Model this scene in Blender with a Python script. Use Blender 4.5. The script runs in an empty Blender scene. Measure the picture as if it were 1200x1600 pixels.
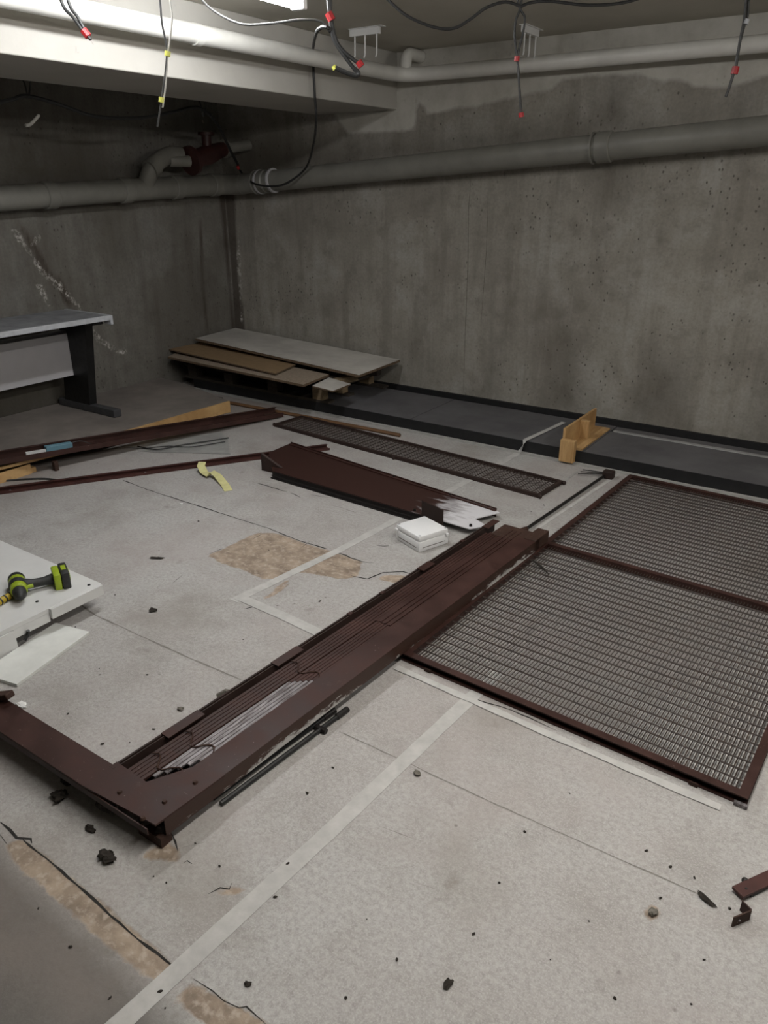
import bpy, bmesh, math, random
from mathutils import Vector, Matrix, noise
import numpy as np
S = bpy.context.scene
C = S.collection
R = random.Random(7)

# ------------------------------------------------------------------ camera, light, exposure
CAM_H, FPX, PITCH, AZ = 1.5, 1170.0, math.radians(23.5), math.radians(33.9)
XW, YW, ZC = -4.83, 4.83, 2.313          # left wall, back wall, ceiling
cam = bpy.data.objects.new('camera', bpy.data.cameras.new('camera')); C.objects.link(cam)
cam.location = (0, 0, CAM_H); cam.rotation_euler = (math.pi/2-PITCH, 0, AZ)
cam.data.sensor_fit = 'VERTICAL'; cam.data.sensor_height = 24; cam.data.lens = FPX/1600*24
cam.data.clip_start = .02
S.camera = cam
S.view_settings.view_transform = 'Standard'; S.view_settings.look = 'None'
S.view_settings.gamma = 1; S.view_settings.use_curve_mapping = False
S.view_settings.exposure = 0.0
LAMP_MAIN, LAMP_SIDE, LAMP_NEAR = 88.0, 88.0, 112.0      # emission of the tubes
w = bpy.data.worlds.new('world'); S.world = w; w.use_nodes = True
w.node_tree.nodes['Background'].inputs[0].default_value = (.9, .95, 1, 1)
w.node_tree.nodes['Background'].inputs[1].default_value = 0.004

# ------------------------------------------------------------------ measuring the room from the camera
_fw = Vector((-math.sin(AZ)*math.cos(PITCH), math.cos(AZ)*math.cos(PITCH), -math.sin(PITCH)))
_rt = Vector((math.cos(AZ), math.sin(AZ), 0)); _up = _rt.cross(_fw)
def ray(x, y): return _fw*FPX + _rt*(x-600) - _up*(y-800)
def pz(x, y, z=0.0):
    r = ray(x, y); t = (z-CAM_H)/r.z; return Vector((r.x*t, r.y*t, z))
def px(x, y, c):
    r = ray(x, y); t = c/r.x; return Vector((c, r.y*t, CAM_H+r.z*t))
def py(x, y, c):
    r = ray(x, y); t = c/r.y; return Vector((r.x*t, c, CAM_H+r.z*t))
def pd(x, y, D):
    r = ray(x, y); h = Vector((_fw.x, _fw.y, 0)).normalized(); t = D/(r.dot(h)); return Vector((0, 0, CAM_H))+r*t

# ------------------------------------------------------------------ materials
M = {}
def nt(name):
    m = bpy.data.materials.new(name); m.use_nodes = True; M[name] = m
    t = m.node_tree; b = t.nodes['Principled BSDF']
    return m, t, b
def lk(t, a, b): t.links.new(a, b)
def noise_n(t, vec, scale, detail=6, rough=.6):
    n = t.nodes.new('ShaderNodeTexNoise'); n.inputs['Scale'].default_value = scale
    n.inputs['Detail'].default_value = detail; n.inputs['Roughness'].default_value = rough
    if vec is not None: lk(t, vec, n.inputs['Vector'])
    return n.outputs['Fac']
def mapr(t, v, a, b, c=0, d=1):
    n = t.nodes.new('ShaderNodeMapRange'); n.inputs[1].default_value = a; n.inputs[2].default_value = b
    n.inputs[3].default_value = c; n.inputs[4].default_value = d; lk(t, v, n.inputs[0]); return n.outputs[0]
def mixc(t, f, a, b, mode='MIX'):
    n = t.nodes.new('ShaderNodeMix'); n.data_type = 'RGBA'; n.blend_type = mode
    for s, v in ((0, f), (6, a), (7, b)):
        if hasattr(v, 'is_output'): lk(t, v, n.inputs[s])
        elif s == 0: n.inputs[0].default_value = v
        else: n.inputs[s].default_value = (*v, 1)
    return n.outputs[2]
def math_n(t, op, a, b=0.0):
    n = t.nodes.new('ShaderNodeMath'); n.operation = op
    for i, v in enumerate((a, b)):
        if hasattr(v, 'is_output'): lk(t, v, n.inputs[i])
        else: n.inputs[i].default_value = v
    return n.outputs[0]
def pos(t, sc=(1, 1, 1)):
    g = t.nodes.new('ShaderNodeNewGeometry'); m = t.nodes.new('ShaderNodeMapping')
    m.inputs['Scale'].default_value = sc; lk(t, g.outputs['Position'], m.inputs['Vector']); return m.outputs[0]
def bump(t, b, h, strength=.3, dist=.01):
    n = t.nodes.new('ShaderNodeBump'); n.inputs['Strength'].default_value = strength; n.inputs['Distance'].default_value = dist
    lk(t, h, n.inputs['Height']); lk(t, n.outputs[0], b.inputs['Normal'])
def attr(t, name):
    n = t.nodes.new('ShaderNodeAttribute'); n.attribute_name = name; return n.outputs['Fac']

def simple(name, col, rough=.6, metal=0, var=.25, scale=30, col2=None, bmp=.15, bscale=None, sc=(1, 1, 1)):
    m, t, b = nt(name)
    p = pos(t, sc); f = noise_n(t, p, scale)
    c2 = col2 or tuple(c*(1-var) for c in col)
    lk(t, mixc(t, mapr(t, f, .35, .68), col, c2), b.inputs['Base Color'])
    b.inputs['Metallic'].default_value = metal
    lk(t, mapr(t, f, .3, .7, max(0, rough-.08), min(1, rough+.1)), b.inputs['Roughness'])
    if bmp: bump(t, b, noise_n(t, p, bscale or scale*5, 3), bmp, .002)
    return m

# painted brown steel with dust and worn spots
def brown_steel(name, col=(.032, .0135, .0105), wear=.70, rough=.42, wearcol=(.25, .21, .2)):
    m, t, b = nt(name); p = pos(t)
    f = noise_n(t, p, 9, 5); g = noise_n(t, p, 120, 3)
    c = mixc(t, mapr(t, f, .4, .65), col, tuple(v*1.5 for v in col))
    dust = noise_n(t, p, 22, 8, .7)
    c = mixc(t, mapr(t, dust, .62, .8, 0, .25), c, (.16, .13, .115))
    c = mixc(t, mapr(t, g, wear, wear+.04, 0, .6), c, wearcol)
    lk(t, c, b.inputs['Base Color'])
    lk(t, mapr(t, f, .3, .7, rough, rough+.2), b.inputs['Roughness']); b.inputs['Metallic'].default_value = 0; b.inputs['Specular IOR Level'].default_value = .32
    bump(t, b, g, .12, .001)
    return m
brown_steel('brown_steel'); brown_steel('brown_steel_matt', (.022, .012, .0095), .72, .55)
brown_steel('rust_steel', (.034, .0165, .011), .66, .6); brown_steel('reddish_steel', (.045, .017, .014), .7, .42)
simple('dark_steel', (.02, .017, .016), .45, .4, .4, 40)
simple('mesh_wire', (.022, .014, .011), .6, .0, .4, 25, col2=(.045, .028, .02))
simple('bare_steel', (.26, .24, .245), .42, .3, .5, 14, sc=(9, .9, 9), col2=(.055, .04, .038))
simple('white_paint', (.62, .62, .61), .5, 0, .08, 6, bmp=.05)
simple('white_plastic', (.78, .78, .78), .4, 0, .03, 20, bmp=.03)
simple('white_mark', (.7, .7, .68), .6, 0, .1, 60)
simple('plasterboard', (.66, .67, .64), .75, 0, .12, 14)
simple('grey_laminate', (.23, .235, .245), .5, 0, .3, 8)
simple('grey_edge', (.42, .43, .45), .5, 0, .25, 18)
simple('modesty', (.42, .41, .42), .6, 0, .1, 4)
simple('black_metal', (.006, .006, .006), .45, 0, .2, 30)
simple('grey_foot', (.055, .055, .058), .45, 0, .3, 20)
simple('black_board', (.008, .008, .009), .65, 0, .4, 10)
simple('black_cable', (.012, .012, .012), .5, 0, .1, 30, bmp=0)
simple('grey_cable', (.03, .03, .029), .5, 0, .1, 30, bmp=0)
simple('white_cable', (.42, .41, .38), .5, 0, .1, 30, bmp=0)
simple('red_plastic', (.32, .015, .018), .4, 0, .1, 30, bmp=0)
simple('yellow_plastic', (.62, .62, .12), .4, 0, .1, 30, bmp=0)
simple('lime_plastic', (.30, .40, .02), .42, 0, .15, 60)
simple('amber_plastic', (.42, .30, .02), .42, 0, .15, 60)
simple('charcoal_rubber', (.022, .023, .022), .55, 0, .3, 90)
simple('blue_plastic', (.12, .24, .30), .5, 0, .15, 30)
simple('yellow_paper', (.60, .57, .27), .7, 0, .15, 30)
simple('masking_tape', (.47, .46, .44), .7, 0, .2, 18)
simple('faint_tape', (.36, .355, .335), .75, 0, .2, 18)
simple('pipe_white', (.60, .59, .55), .38, 0, .15, 5, bmp=.1)
simple('pipe_grey', (.185, .18, .158), .5, 0, .2, 6, bmp=.05)
simple('maroon', (.045, .014, .012), .5, 0, .3, 10)
simple('board_white', (.55, .53, .485), .65, 0, .3, 4, col2=(.40, .38, .35))
simple('fibreboard', (.25, .165, .085), .8, 0, .2, 12, sc=(1, 6, 6))
simple('chipboard', (.30, .24, .18), .8, 0, .3, 60)
simple('board_edge', (.13, .085, .05), .8, 0, .4, 60)
simple('dark_timber', (.045, .035, .026), .8, 0, .4, 14, sc=(1, 8, 8))
simple('pale_timber', (.26, .19, .11), .75, 0, .35, 14, sc=(1, 8, 8))
simple('deck_top', (.105, .103, .108), .62, 0, .35, 3, bmp=.1, bscale=60)
simple('deck_strip', (.28, .28, .275), .55, 0, .2, 6)
simple('rust_flake', (.022, .016, .011), .9, 0, .5, 120)
simple('flake_grey', (.17, .155, .13), .9, 0, .4, 120)
simple('ramp_top', (.20, .175, .155), .8, 0, .35, 3.5, bmp=.2, bscale=90)
simple('sheet_film', (.33, .33, .315), .5, 0, .3, 6)
simple('crack', (.02, .018, .016), .9, 0, .3, 50, bmp=0)
simple('seam', (.085, .07, .055), .9, 0, .4, 30, bmp=0)
simple('crack_soft', (.235, .22, .20), .9, 0, .3, 50, bmp=0)

def wood(name, c1, c2, axis=(3, 40, 40)):
    m, t, b = nt(name); p = pos(t, axis)
    f = noise_n(t, p, 1.2, 8, .65); g = noise_n(t, p, 6, 4)
    c = mixc(t, mapr(t, f, .35, .65), c1, c2); c = mixc(t, mapr(t, g, .55, .7, 0, .4), c, tuple(v*.6 for v in c2))
    lk(t, c, b.inputs['Base Color']); b.inputs['Roughness'].default_value = .6; bump(t, b, g, .15, .002); return m
wood('pine', (.52, .335, .15), (.34, .19, .07), (40, 3, 3)); wood('pine_x', (.30, .165, .065), (.18, .09, .035), (3, 30, 30))
wood('stick_wood', (.17, .085, .035), (.09, .045, .02), (2, 30, 30))

# floor: worn grey concrete paint, chipped to tan screed where 'patch' says
def floor_mat():
    m, t, b = nt('floor_concrete'); p = pos(t)
    big = noise_n(t, p, .9, 5, .55); mid = noise_n(t, p, 4.5, 7, .65); fine = noise_n(t, p, 75, 5, .75); gr = noise_n(t, p, 230, 2, .6)
    base = mixc(t, mapr(t, big, .38, .62), (.37, .35, .335), (.43, .425, .41))
    base = mixc(t, mapr(t, mid, .47, .70, 0, .7), base, (.27, .25, .232))
    base = mixc(t, mapr(t, fine, .38, .66, 0, .7), base, (.225, .21, .196))
    base = mixc(t, mapr(t, gr, .5, .66, 0, .45), base, (.50, .485, .465))
    base = mixc(t, mapr(t, noise_n(t, p, 1.7, 5), .48, .62, 0, .4), base, (.36, .32, .305))
    v = t.nodes.new('ShaderNodeTexVoronoi'); v.inputs['Scale'].default_value = 11; v.inputs['Randomness'].default_value = 1; lk(t, p, v.inputs['Vector'])
    keep = noise_n(t, p, 3.3, 2)
    d = math_n(t, 'MULTIPLY', mapr(t, v.outputs['Distance'], .03, .07, 1, 0), mapr(t, keep, .5, .6))
    base = mixc(t, math_n(t, 'MULTIPLY', d, .7), base, (.06, .05, .042))
    st = noise_n(t, p, 2.1, 4, .5)
    base = mixc(t, mapr(t, st, .56, .72, 0, .5), base, (.2, .175, .15))
    base = mixc(t, mapr(t, noise_n(t, p, 7.5, 4), .63, .74, 0, .45), base, (.17, .15, .13))
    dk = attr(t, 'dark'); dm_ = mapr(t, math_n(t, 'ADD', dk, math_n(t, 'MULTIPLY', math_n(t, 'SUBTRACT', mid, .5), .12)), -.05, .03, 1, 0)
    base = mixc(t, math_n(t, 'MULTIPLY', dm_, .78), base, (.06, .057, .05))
    # brown grime areas and the tan screed
    gsd = attr(t, 'grime'); gm = mapr(t, math_n(t, 'ADD', gsd, math_n(t, 'MULTIPLY', math_n(t, 'SUBTRACT', mid, .5), .5)), -.18, .12, 1, 0)
    base = mixc(t, math_n(t, 'MULTIPLY', gm, .55), base, (.20, .165, .14))
    sd = attr(t, 'patch'); wob = math_n(t, 'MULTIPLY', math_n(t, 'SUBTRACT', noise_n(t, p, 22, 5), .5), .035)
    pm = mapr(t, math_n(t, 'ADD', sd, wob), -.004, .004, 1, 0)
    tan = mixc(t, mapr(t, noise_n(t, p, 14, 6), .35, .65), (.36, .285, .215), (.19, .145, .108))
    tan = mixc(t, mapr(t, noise_n(t, p, 45, 5), .5, .65, 0, .6), tan, (.47, .40, .33))
    lk(t, mixc(t, pm, base, tan), b.inputs['Base Color'])
    lk(t, mapr(t, mid, .3, .7, .6, .85), b.inputs['Roughness'])
    h = math_n(t, 'ADD', math_n(t, 'MULTIPLY', fine, .5), math_n(t, 'MULTIPLY', pm, -.8))
    bump(t, b, h, .5, .004)
floor_mat()

def wall_mat(name, streak_sc, dark=1.0):
    m, t, b = nt(name); p = pos(t); ps = pos(t, streak_sc)
    big = noise_n(t, p, 1.3, 6, .6); mid = noise_n(t, p, 6, 7, .65); st = noise_n(t, ps, 2.2, 7, .65); fine = noise_n(t, p, 60, 4)
    k = dark
    c = mixc(t, mapr(t, big, .38, .62), (.225*k, .208*k, .178*k), (.315*k, .298*k, .262*k))
    c = mixc(t, mapr(t, st, .47, .72, 0, .38), c, (.125*k, .11*k, .088*k))
    c = mixc(t, mapr(t, mid, .5, .72, 0, .6), c, (.125*k, .11*k, .09*k))
    c = mixc(t, mapr(t, noise_n(t, p, 2.6, 5), .5, .68, 0, .5), c, (.36*k, .35*k, .325*k))
    c = mixc(t, mapr(t, noise_n(t, ps, 1.3, 6), .52, .68, 0, .4), c, (.14*k, .122*k, .10*k))
    lt = noise_n(t, ps, 5.1, 5)
    c = mixc(t, mapr(t, lt, .6, .75, 0, .35), c, (.31*k, .30*k, .28*k))
    c = mixc(t, mapr(t, fine, .4, .7, 0, .3), c, (.12*k, .115*k, .1*k))
    # bug holes, denser in bands
    v = t.nodes.new('ShaderNodeTexVoronoi'); v.inputs['Scale'].default_value = 30; lk(t, pos(t, (1, 1, .7)), v.inputs['Vector'])
    d = math_n(t, 'MULTIPLY', mapr(t, v.outputs['Distance'], .11, .2, 1, 0), mapr(t, noise_n(t, p, 3.4, 5), .47, .58))
    c = mixc(t, math_n(t, 'MULTIPLY', d, .75), c, (.05, .042, .034))
    # dark low tide marks with their own ragged outline
    wet = attr(t, 'wet'); wm = mapr(t, math_n(t, 'ADD', wet, math_n(t, 'MULTIPLY', math_n(t, 'SUBTRACT', mid, .5), .5)), -.16, .10, 1, 0)
    c = mixc(t, math_n(t, 'MULTIPLY', wm, .66), c, (.075, .066, .05))
    rust = attr(t, 'rust'); rm = mapr(t, math_n(t, 'ADD', rust, math_n(t, 'MULTIPLY', math_n(t, 'SUBTRACT', st, .5), .12)), -.015, .02, 1, 0)
    c = mixc(t, math_n(t, 'MULTIPLY', rm, .75), c, (.035, .022, .014))
    pa = attr(t, 'paint'); pm = mapr(t, math_n(t, 'ADD', pa, math_n(t, 'MULTIPLY', math_n(t, 'SUBTRACT', noise_n(t, p, 9, 4), .5), .05)), -.012, .012, 1, 0)
    pc = mixc(t, mapr(t, mid, .4, .7), (.47, .455, .41), (.36, .345, .30))
    c = mixc(t, math_n(t, 'MULTIPLY', pm, .88), c, pc)
    ef = attr(t, 'salt'); em = math_n(t, 'MULTIPLY', mapr(t, math_n(t, 'ADD', ef, math_n(t, 'MULTIPLY', math_n(t, 'SUBTRACT', mid, .5), .09)), 0, .024, 1, 0), mapr(t, noise_n(t, p, 50, 5), .45, .6, 0, .85))
    c = mixc(t, em, c, (.62, .59, .55))
    lk(t, c, b.inputs['Base Color']); b.inputs['Roughness'].default_value = .85
    h = math_n(t, 'SUBTRACT', math_n(t, 'MULTIPLY', fine, .4), math_n(t, 'ADD', d, math_n(t, 'MULTIPLY', mid, -.8)))
    bump(t, b, h, .45, .006)
wall_mat('wall_concrete', (6, 6, .6)); wall_mat('wall_concrete_left', (6, 6, .6), .52)  # left copy darkened: shade behind the beam put into its colour

def paint_mat(name, c1, c2):
    m, t, b = nt(name); p = pos(t)
    f = noise_n(t, p, 2.2, 6); g = noise_n(t, p, 50, 4)
    c = mixc(t, mapr(t, f, .35, .7), c1, c2)
    c = mixc(t, mapr(t, noise_n(t, p, 17, 8, .7), .66, .74, 0, .5), c, tuple(v*.55 for v in c2))
    lk(t, c, b.inputs['Base Color']); b.inputs['Roughness'].default_value = .7; bump(t, b, g, .25, .003)
paint_mat('ceiling_paint', (.48, .455, .39), (.41, .39, .33)); paint_mat('beam_paint', (.40, .385, .35), (.345, .33, .295))

def emis(name, col, s):
    m, t, b = nt(name); b.inputs['Base Color'].default_value = (.8, .8, .8, 1)
    b.inputs['Emission Color'].default_value = (*col, 1); b.inputs['Emission Strength'].default_value = s
emis('lamp_main', (.97, .98, 1), LAMP_MAIN); emis('lamp_side', (1, .97, .93), LAMP_SIDE); emis('lamp_near', (1, .97, .93), LAMP_NEAR)

# ------------------------------------------------------------------ mesh helpers
def V(*a): return Vector(a)
def box(bm, x0, x1, y0, y1, z0, z1, mtx=None, bev=0):
    v = [bm.verts.new(q) for q in ((x0, y0, z0), (x1, y0, z0), (x1, y1, z0), (x0, y1, z0), (x0, y0, z1), (x1, y0, z1), (x1, y1, z1), (x0, y1, z1))]
    fs = [bm.faces.new([v[i] for i in f]) for f in ((3, 2, 1, 0), (4, 5, 6, 7), (0, 1, 5, 4), (1, 2, 6, 5), (2, 3, 7, 6), (3, 0, 4, 7))]
    if bev:
        es = list({e for f in fs for e in f.edges}); r = bmesh.ops.bevel(bm, geom=es, offset=bev, segments=2, profile=.5, affect='EDGES')
        v = list({a for f in r['faces'] for a in f.verts} | {a for a in v if a.is_valid})
    if mtx is not None: bmesh.ops.transform(bm, matrix=mtx, verts=[a for a in v if a.is_valid])
    return v
def beam(bm, a, b, w, h, up=(0, 0, 1), bev=0):
    """bar from a to b, width w sideways, h along up; a,b are the centre line"""
    a, b = Vector(a), Vector(b); d = (b-a); L = d.length; d.normalize(); u = Vector(up); s = d.cross(u).normalized(); u = s.cross(d)
    m = Matrix.Translation(a) @ Matrix((s, d, u)).transposed().to_4x4()
    return box(bm, -w/2, w/2, 0, L, -h/2, h/2, m, bev)
def prism(bm, pts, z0, z1):
    """pts: (x,y) outline; z0/z1 numbers or per-point lists"""
    n = len(pts); A = z0 if isinstance(z0, (list, tuple)) else [z0]*n; B = z1 if isinstance(z1, (list, tuple)) else [z1]*n
    lo = [bm.verts.new((p[0], p[1], A[i])) for i, p in enumerate(pts)]; hi = [bm.verts.new((p[0], p[1], B[i])) for i, p in enumerate(pts)]
    bm.faces.new(lo[::-1]); bm.faces.new(hi)
    for i in range(n): bm.faces.new((lo[i], lo[(i+1) % n], hi[(i+1) % n], hi[i]))
def smooth_path(pts, n=8):
    pts = [Vector(p) for p in pts]
    if len(pts) < 3: return pts
    out = []
    for i in range(len(pts)-1):
        p0, p1, p2, p3 = pts[max(i-1, 0)], pts[i], pts[i+1], pts[min(i+2, len(pts)-1)]
        for k in range(n):
            t = k/n; out.append(.5*((2*p1)+(p2-p0)*t+(2*p0-5*p1+4*p2-p3)*t*t+(3*p1-p0-3*p2+p3)*t**3))
    out.append(pts[-1]); return out
def tube(bm, pts, r, seg=8, cap=True):
    pts = [Vector(p) for p in pts]; rs = r if isinstance(r, (list, tuple)) else [r]*len(pts)
    rings = []; d0 = (pts[1]-pts[0]).normalized(); ref = Vector((0, 0, 1)) if abs(d0.z) < .9 else Vector((1, 0, 0))
    u = d0.cross(ref).normalized()
    for i, p in enumerate(pts):
        d = (pts[min(i+1, len(pts)-1)]-pts[max(i-1, 0)]).normalized()
        u = (u-d*u.dot(d)).normalized(); v = d.cross(u)
        rings.append([bm.verts.new(p+(u*math.cos(k*2*math.pi/seg)+v*math.sin(k*2*math.pi/seg))*rs[i]) for k in range(seg)])
    for a, b in zip(rings, rings[1:]):
        for k in range(seg): bm.faces.new((a[k], a[(k+1) % seg], b[(k+1) % seg], b[k]))
    if cap: bm.faces.new(rings[0][::-1]); bm.faces.new(rings[-1])
def newbm(): return bmesh.new()
def obj(name, bm, m, parent=None, smooth=False, label=None):
    bmesh.ops.recalc_face_normals(bm, faces=bm.faces)
    me = bpy.data.meshes.new(name); 
    if parent is not None: off = WORLD[parent.name]
    else:
        vs = [v.co for v in bm.verts]; lo = Vector([min(v[i] for v in vs) for i in range(3)]); hi = Vector([max(v[i] for v in vs) for i in range(3)])
        off = Vector(((lo.x+hi.x)/2, (lo.y+hi.y)/2, lo.z))
    bmesh.ops.translate(bm, verts=bm.verts, vec=-off)
    bm.to_mesh(me); bm.free()
    o = bpy.data.objects.new(name, me); C.objects.link(o); me.materials.append(M[m])
    if smooth:
        for p in me.polygons: p.use_smooth = True
        me.set_sharp_from_angle(angle=math.radians(42))
    if parent is not None: o.parent = parent; WORLD[o.name] = off.copy()
    else: o.location = off; WORLD[o.name] = off.copy()
    if label: o['label'] = label
    return o
WORLD = {}
def thing(name, label, cat, loc, group=None):
    o = bpy.data.objects.new(name, None); o.empty_display_size = .1; C.objects.link(o); o.location = loc
    o['label'] = label; o['category'] = cat
    if group: o['group'] = group
    WORLD[o.name] = Vector(loc); return o
def tag(o, label, cat, group=None):
    o['label'] = label; o['category'] = cat
    if group: o['group'] = group
    return o
def struct(o): o['kind'] = 'structure'; return o

# signed distance to polygons (numpy), negative inside
def sdf(P, polys):
    out = np.full(len(P), 9.0)
    for poly in polys:
        q = np.array(poly, float); n = len(q); d = np.full(len(P), 1e9); ins = np.zeros(len(P), bool)
        for i in range(n):
            a, b = q[i], q[(i+1) % n]; e = b-a; wv = P-a
            tt = np.clip((wv@e)/max(e@e, 1e-12), 0, 1); d = np.minimum(d, np.linalg.norm(wv-tt[:, None]*e, axis=1))
            c = (a[1] > P[:, 1]) != (b[1] > P[:, 1])
            with np.errstate(divide='ignore', invalid='ignore'):
                xs = (b[0]-a[0])*(P[:, 1]-a[1])/(b[1]-a[1])+a[0]
            ins ^= c & (P[:, 0] < xs)
        out = np.minimum(out, np.where(ins, -d, d))
    return out
def dline(P, lines):
    out = np.full(len(P), 9.0)
    for l in lines:
        q = np.array(l, float)
        for a, b in zip(q, q[1:]):
            e = b-a; wv = P-a; tt = np.clip((wv@e)/max(e@e, 1e-12), 0, 1)
            out = np.minimum(out, np.linalg.norm(wv-tt[:, None]*e, axis=1))
    return out
def grid_obj(name, us, vs, place, m, attrs):
    nu, nv = len(us), len(vs)
    P2 = np.array([(u, v) for v in vs for u in us]); me = bpy.data.meshes.new(name)
    faces = [(j*nu+i, j*nu+i+1, (j+1)*nu+i+1, (j+1)*nu+i) for j in range(nv-1) for i in range(nu-1)]
    me.from_pydata([place(u, v) for u, v in P2], [], faces); me.materials.append(M[m])
    for k, val in attrs.items():
        a = me.attributes.new(k, 'FLOAT', 'POINT'); a.data.foreach_set('value', val(P2).astype(np.float32))
    o = bpy.data.objects.new(name, me); C.objects.link(o); WORLD[o.name] = Vector((0, 0, 0)); return struct(o)
def lin(*segs):
    out = []
    for a, b, n in segs: out += list(np.linspace(a, b, n, endpoint=False))
    return out+[segs[-1][1]]

# ------------------------------------------------------------------ the room
XR, YN = 2.6, -3.0
P0 = lambda *ps: [tuple(pz(*p)[:2]) for p in ps]
patches = [P0((325, 868), (352, 856), (400, 833), (432, 833), (478, 850), (520, 862), (565, 878), (560, 900), (530, 905), (498, 898), (455, 893), (440, 905), (410, 905), (385, 892), (350, 882)),
           P0((412, 935), (452, 902), (450, 915), (432, 928), (415, 938)),
           P0((590, 905), (600, 898), (640, 900), (622, 912)),
           P0((10, 1318), (36, 1312), (60, 1330), (160, 1410), (280, 1516), (250, 1543), (150, 1462), (60, 1380), (18, 1345)),
           P0((272, 1562), (302, 1534), (345, 1560), (385, 1580), (430, 1610), (330, 1610)),
           P0((222, 1338), (262, 1310), (275, 1325), (278, 1345), (245, 1345)),
           P0((385, 1388), (400, 1380), (365, 1398), (325, 1396), (330, 1390)),
           P0((1005, 1430), (1020, 1412), (1032, 1425), (1020, 1440))]
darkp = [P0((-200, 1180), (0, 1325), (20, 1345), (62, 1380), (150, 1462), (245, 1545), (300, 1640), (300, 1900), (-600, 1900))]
grime = [[(-2.2, .0), (-.9, .45), (-1.0, .62), (-1.7, .64), (-3.0, .65), (-3, 0)],
         P0((560, 620), (120, 720), (0, 800), (0, 640), (300, 600))]
fl = grid_obj('floor', lin((XW, .6, 272), (.6, XR, 6)), lin((YN, .3, 6), (.3, 4.3, 200), (4.3, YW, 4)), lambda u, v: (u, v, 0), 'floor_concrete',
              {'patch': lambda P: sdf(P, patches), 'grime': lambda P: sdf(P, grime), 'dark': lambda P: sdf(P, darkp)})
WB = lambda *ps: [(py(a, b, YW).x, py(a, b, YW).z) for a, b in ps]
WL = lambda *ps: [(px(a, b, XW).y, px(a, b, XW).z) for a, b in ps]
paintB = [WB((520, 175), (545, 208), (600, 206), (648, 203), (650, 152), (668, 178), (740, 165), (862, 140), (880, 122), (1000, 115), (1025, 126), (1060, 123), (1085, 136), (1130, 137), (1210, 118), (1500, 60), (1500, -50), (640, -50), (520, 60))]
wetB = [WB((955, 125), (922, 165), (935, 222), (1015, 200), (988, 175), (970, 130)), WB((350, 200), (540, 215), (640, 215), (940, 180), (930, 225), (640, 250), (350, 300)),
        [(-2.45, .1), (-2.3, .5), (-2.25, .1)], [(-1.9, .1), (-1.82, .62), (-1.72, .55), (-1.62, .1)], [(-1.35, .1), (-1.25, .55), (-1.0, .5), (-.95, .1)], [(-.62, .1), (-.55, .6), (-.3, .5), (-.2, .1)],
        WB((920, 260), (935, 320), (975, 325), (990, 250))]
rustB = [[(-4.83, .1), (-4.83, 1.5), (-4.70, 1.5), (-4.74, .8), (-4.72, .1)]]
saltB = [WB((372, 370), (374, 420), (378, 500))]
wb = grid_obj('wall_back', lin((XW, .6, 180), (.6, XR, 6)), lin((0, ZC, 80)), lambda u, v: (u, YW, v), 'wall_concrete',
         {'paint': lambda P: sdf(P, paintB), 'wet': lambda P: sdf(P, wetB), 'rust': lambda P: sdf(P, rustB), 'salt': lambda P: dline(P, saltB)})
for ps in (((737, 262), (732, 330), (731, 420), (727, 520), (724, 612)), ((763, 300), (760, 390), (752, 500))):
    bm = newbm(); prev = None
    for i, p in enumerate(ps):
        q = py(*p, YW-.0008); k = .0016 if 0 < i < len(ps)-1 else .0005
        cur = (bm.verts.new(q-Vector((k, 0, 0))), bm.verts.new(q+Vector((k, 0, 0))))
        if prev: bm.faces.new((prev[0], prev[1], cur[1], cur[0]))
        prev = cur
    obj('crack', bm, 'seam', wb)
wetL = [WL((0, 240), (130, 235), (150, 270), (200, 300), (0, 300)), [(2.2, .05), (2.3, .6), (3.0, .45), (3.3, .1)], WL((180, 320), (195, 420), (170, 470), (150, 330)), WL((20, 350), (60, 340), (130, 480), (90, 480))]
rustL = [[(YW, .1), (YW, 1.5), (4.77, 1.5), (4.79, .8), (4.78, .1)], WL((314, 345), (316, 420), (328, 540), (324, 540), (313, 420)), WL((30, 350), (120, 478), (108, 478), (60, 410))]
saltL = [WL((22, 362), (68, 425), (100, 455), (124, 482)), WL((63, 450), (76, 476)), WL((145, 515), (155, 530), (180, 548), (196, 550)), WL((52, 380), (60, 372))]
grid_obj('wall_left', lin((YN, 1.6, 6), (1.6, YW, 130)), lin((0, ZC, 80)), lambda u, v: (XW, u, v), 'wall_concrete_left',
         {'paint': lambda P: sdf(P, [[(9, 9), (9.1, 9), (9, 9.1)]]), 'wet': lambda P: sdf(P, wetL), 'rust': lambda P: sdf(P, rustL), 'salt': lambda P: dline(P, saltL)})
for nm, b in (('ceiling', (XW, XR, YN, YW, ZC, ZC+.1)), ('wall_right', (XR, XR+.1, YN, YW, 0, ZC)), ('wall_front', (XW, XR, YN-.1, YN, 0, ZC))):
    bm = newbm(); box(bm, *b); struct(obj(nm, bm, 'ceiling_paint' if nm == 'ceiling' else 'beam_paint'))
# the concrete beam under the ceiling
bm = newbm(); box(bm, -3.82, -3.14, YN, YW, 1.977, ZC, bev=.006); struct(obj('trim_1', bm, 'beam_paint'))
# shade strip at the wall, then pale mortar fillet along the platform
bm = newbm(); box(bm, -4.6, .6, 4.805, YW-.001, 0, .088); struct(obj('gap_shade_strip', bm, 'black_board'))  # black strip standing in for the shaded gap behind the platform
bm = newbm(); box(bm, -4.6, .6, 4.062, 4.088, 0, .012); struct(obj('trim_2', bm, 'faint_tape'))

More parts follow.
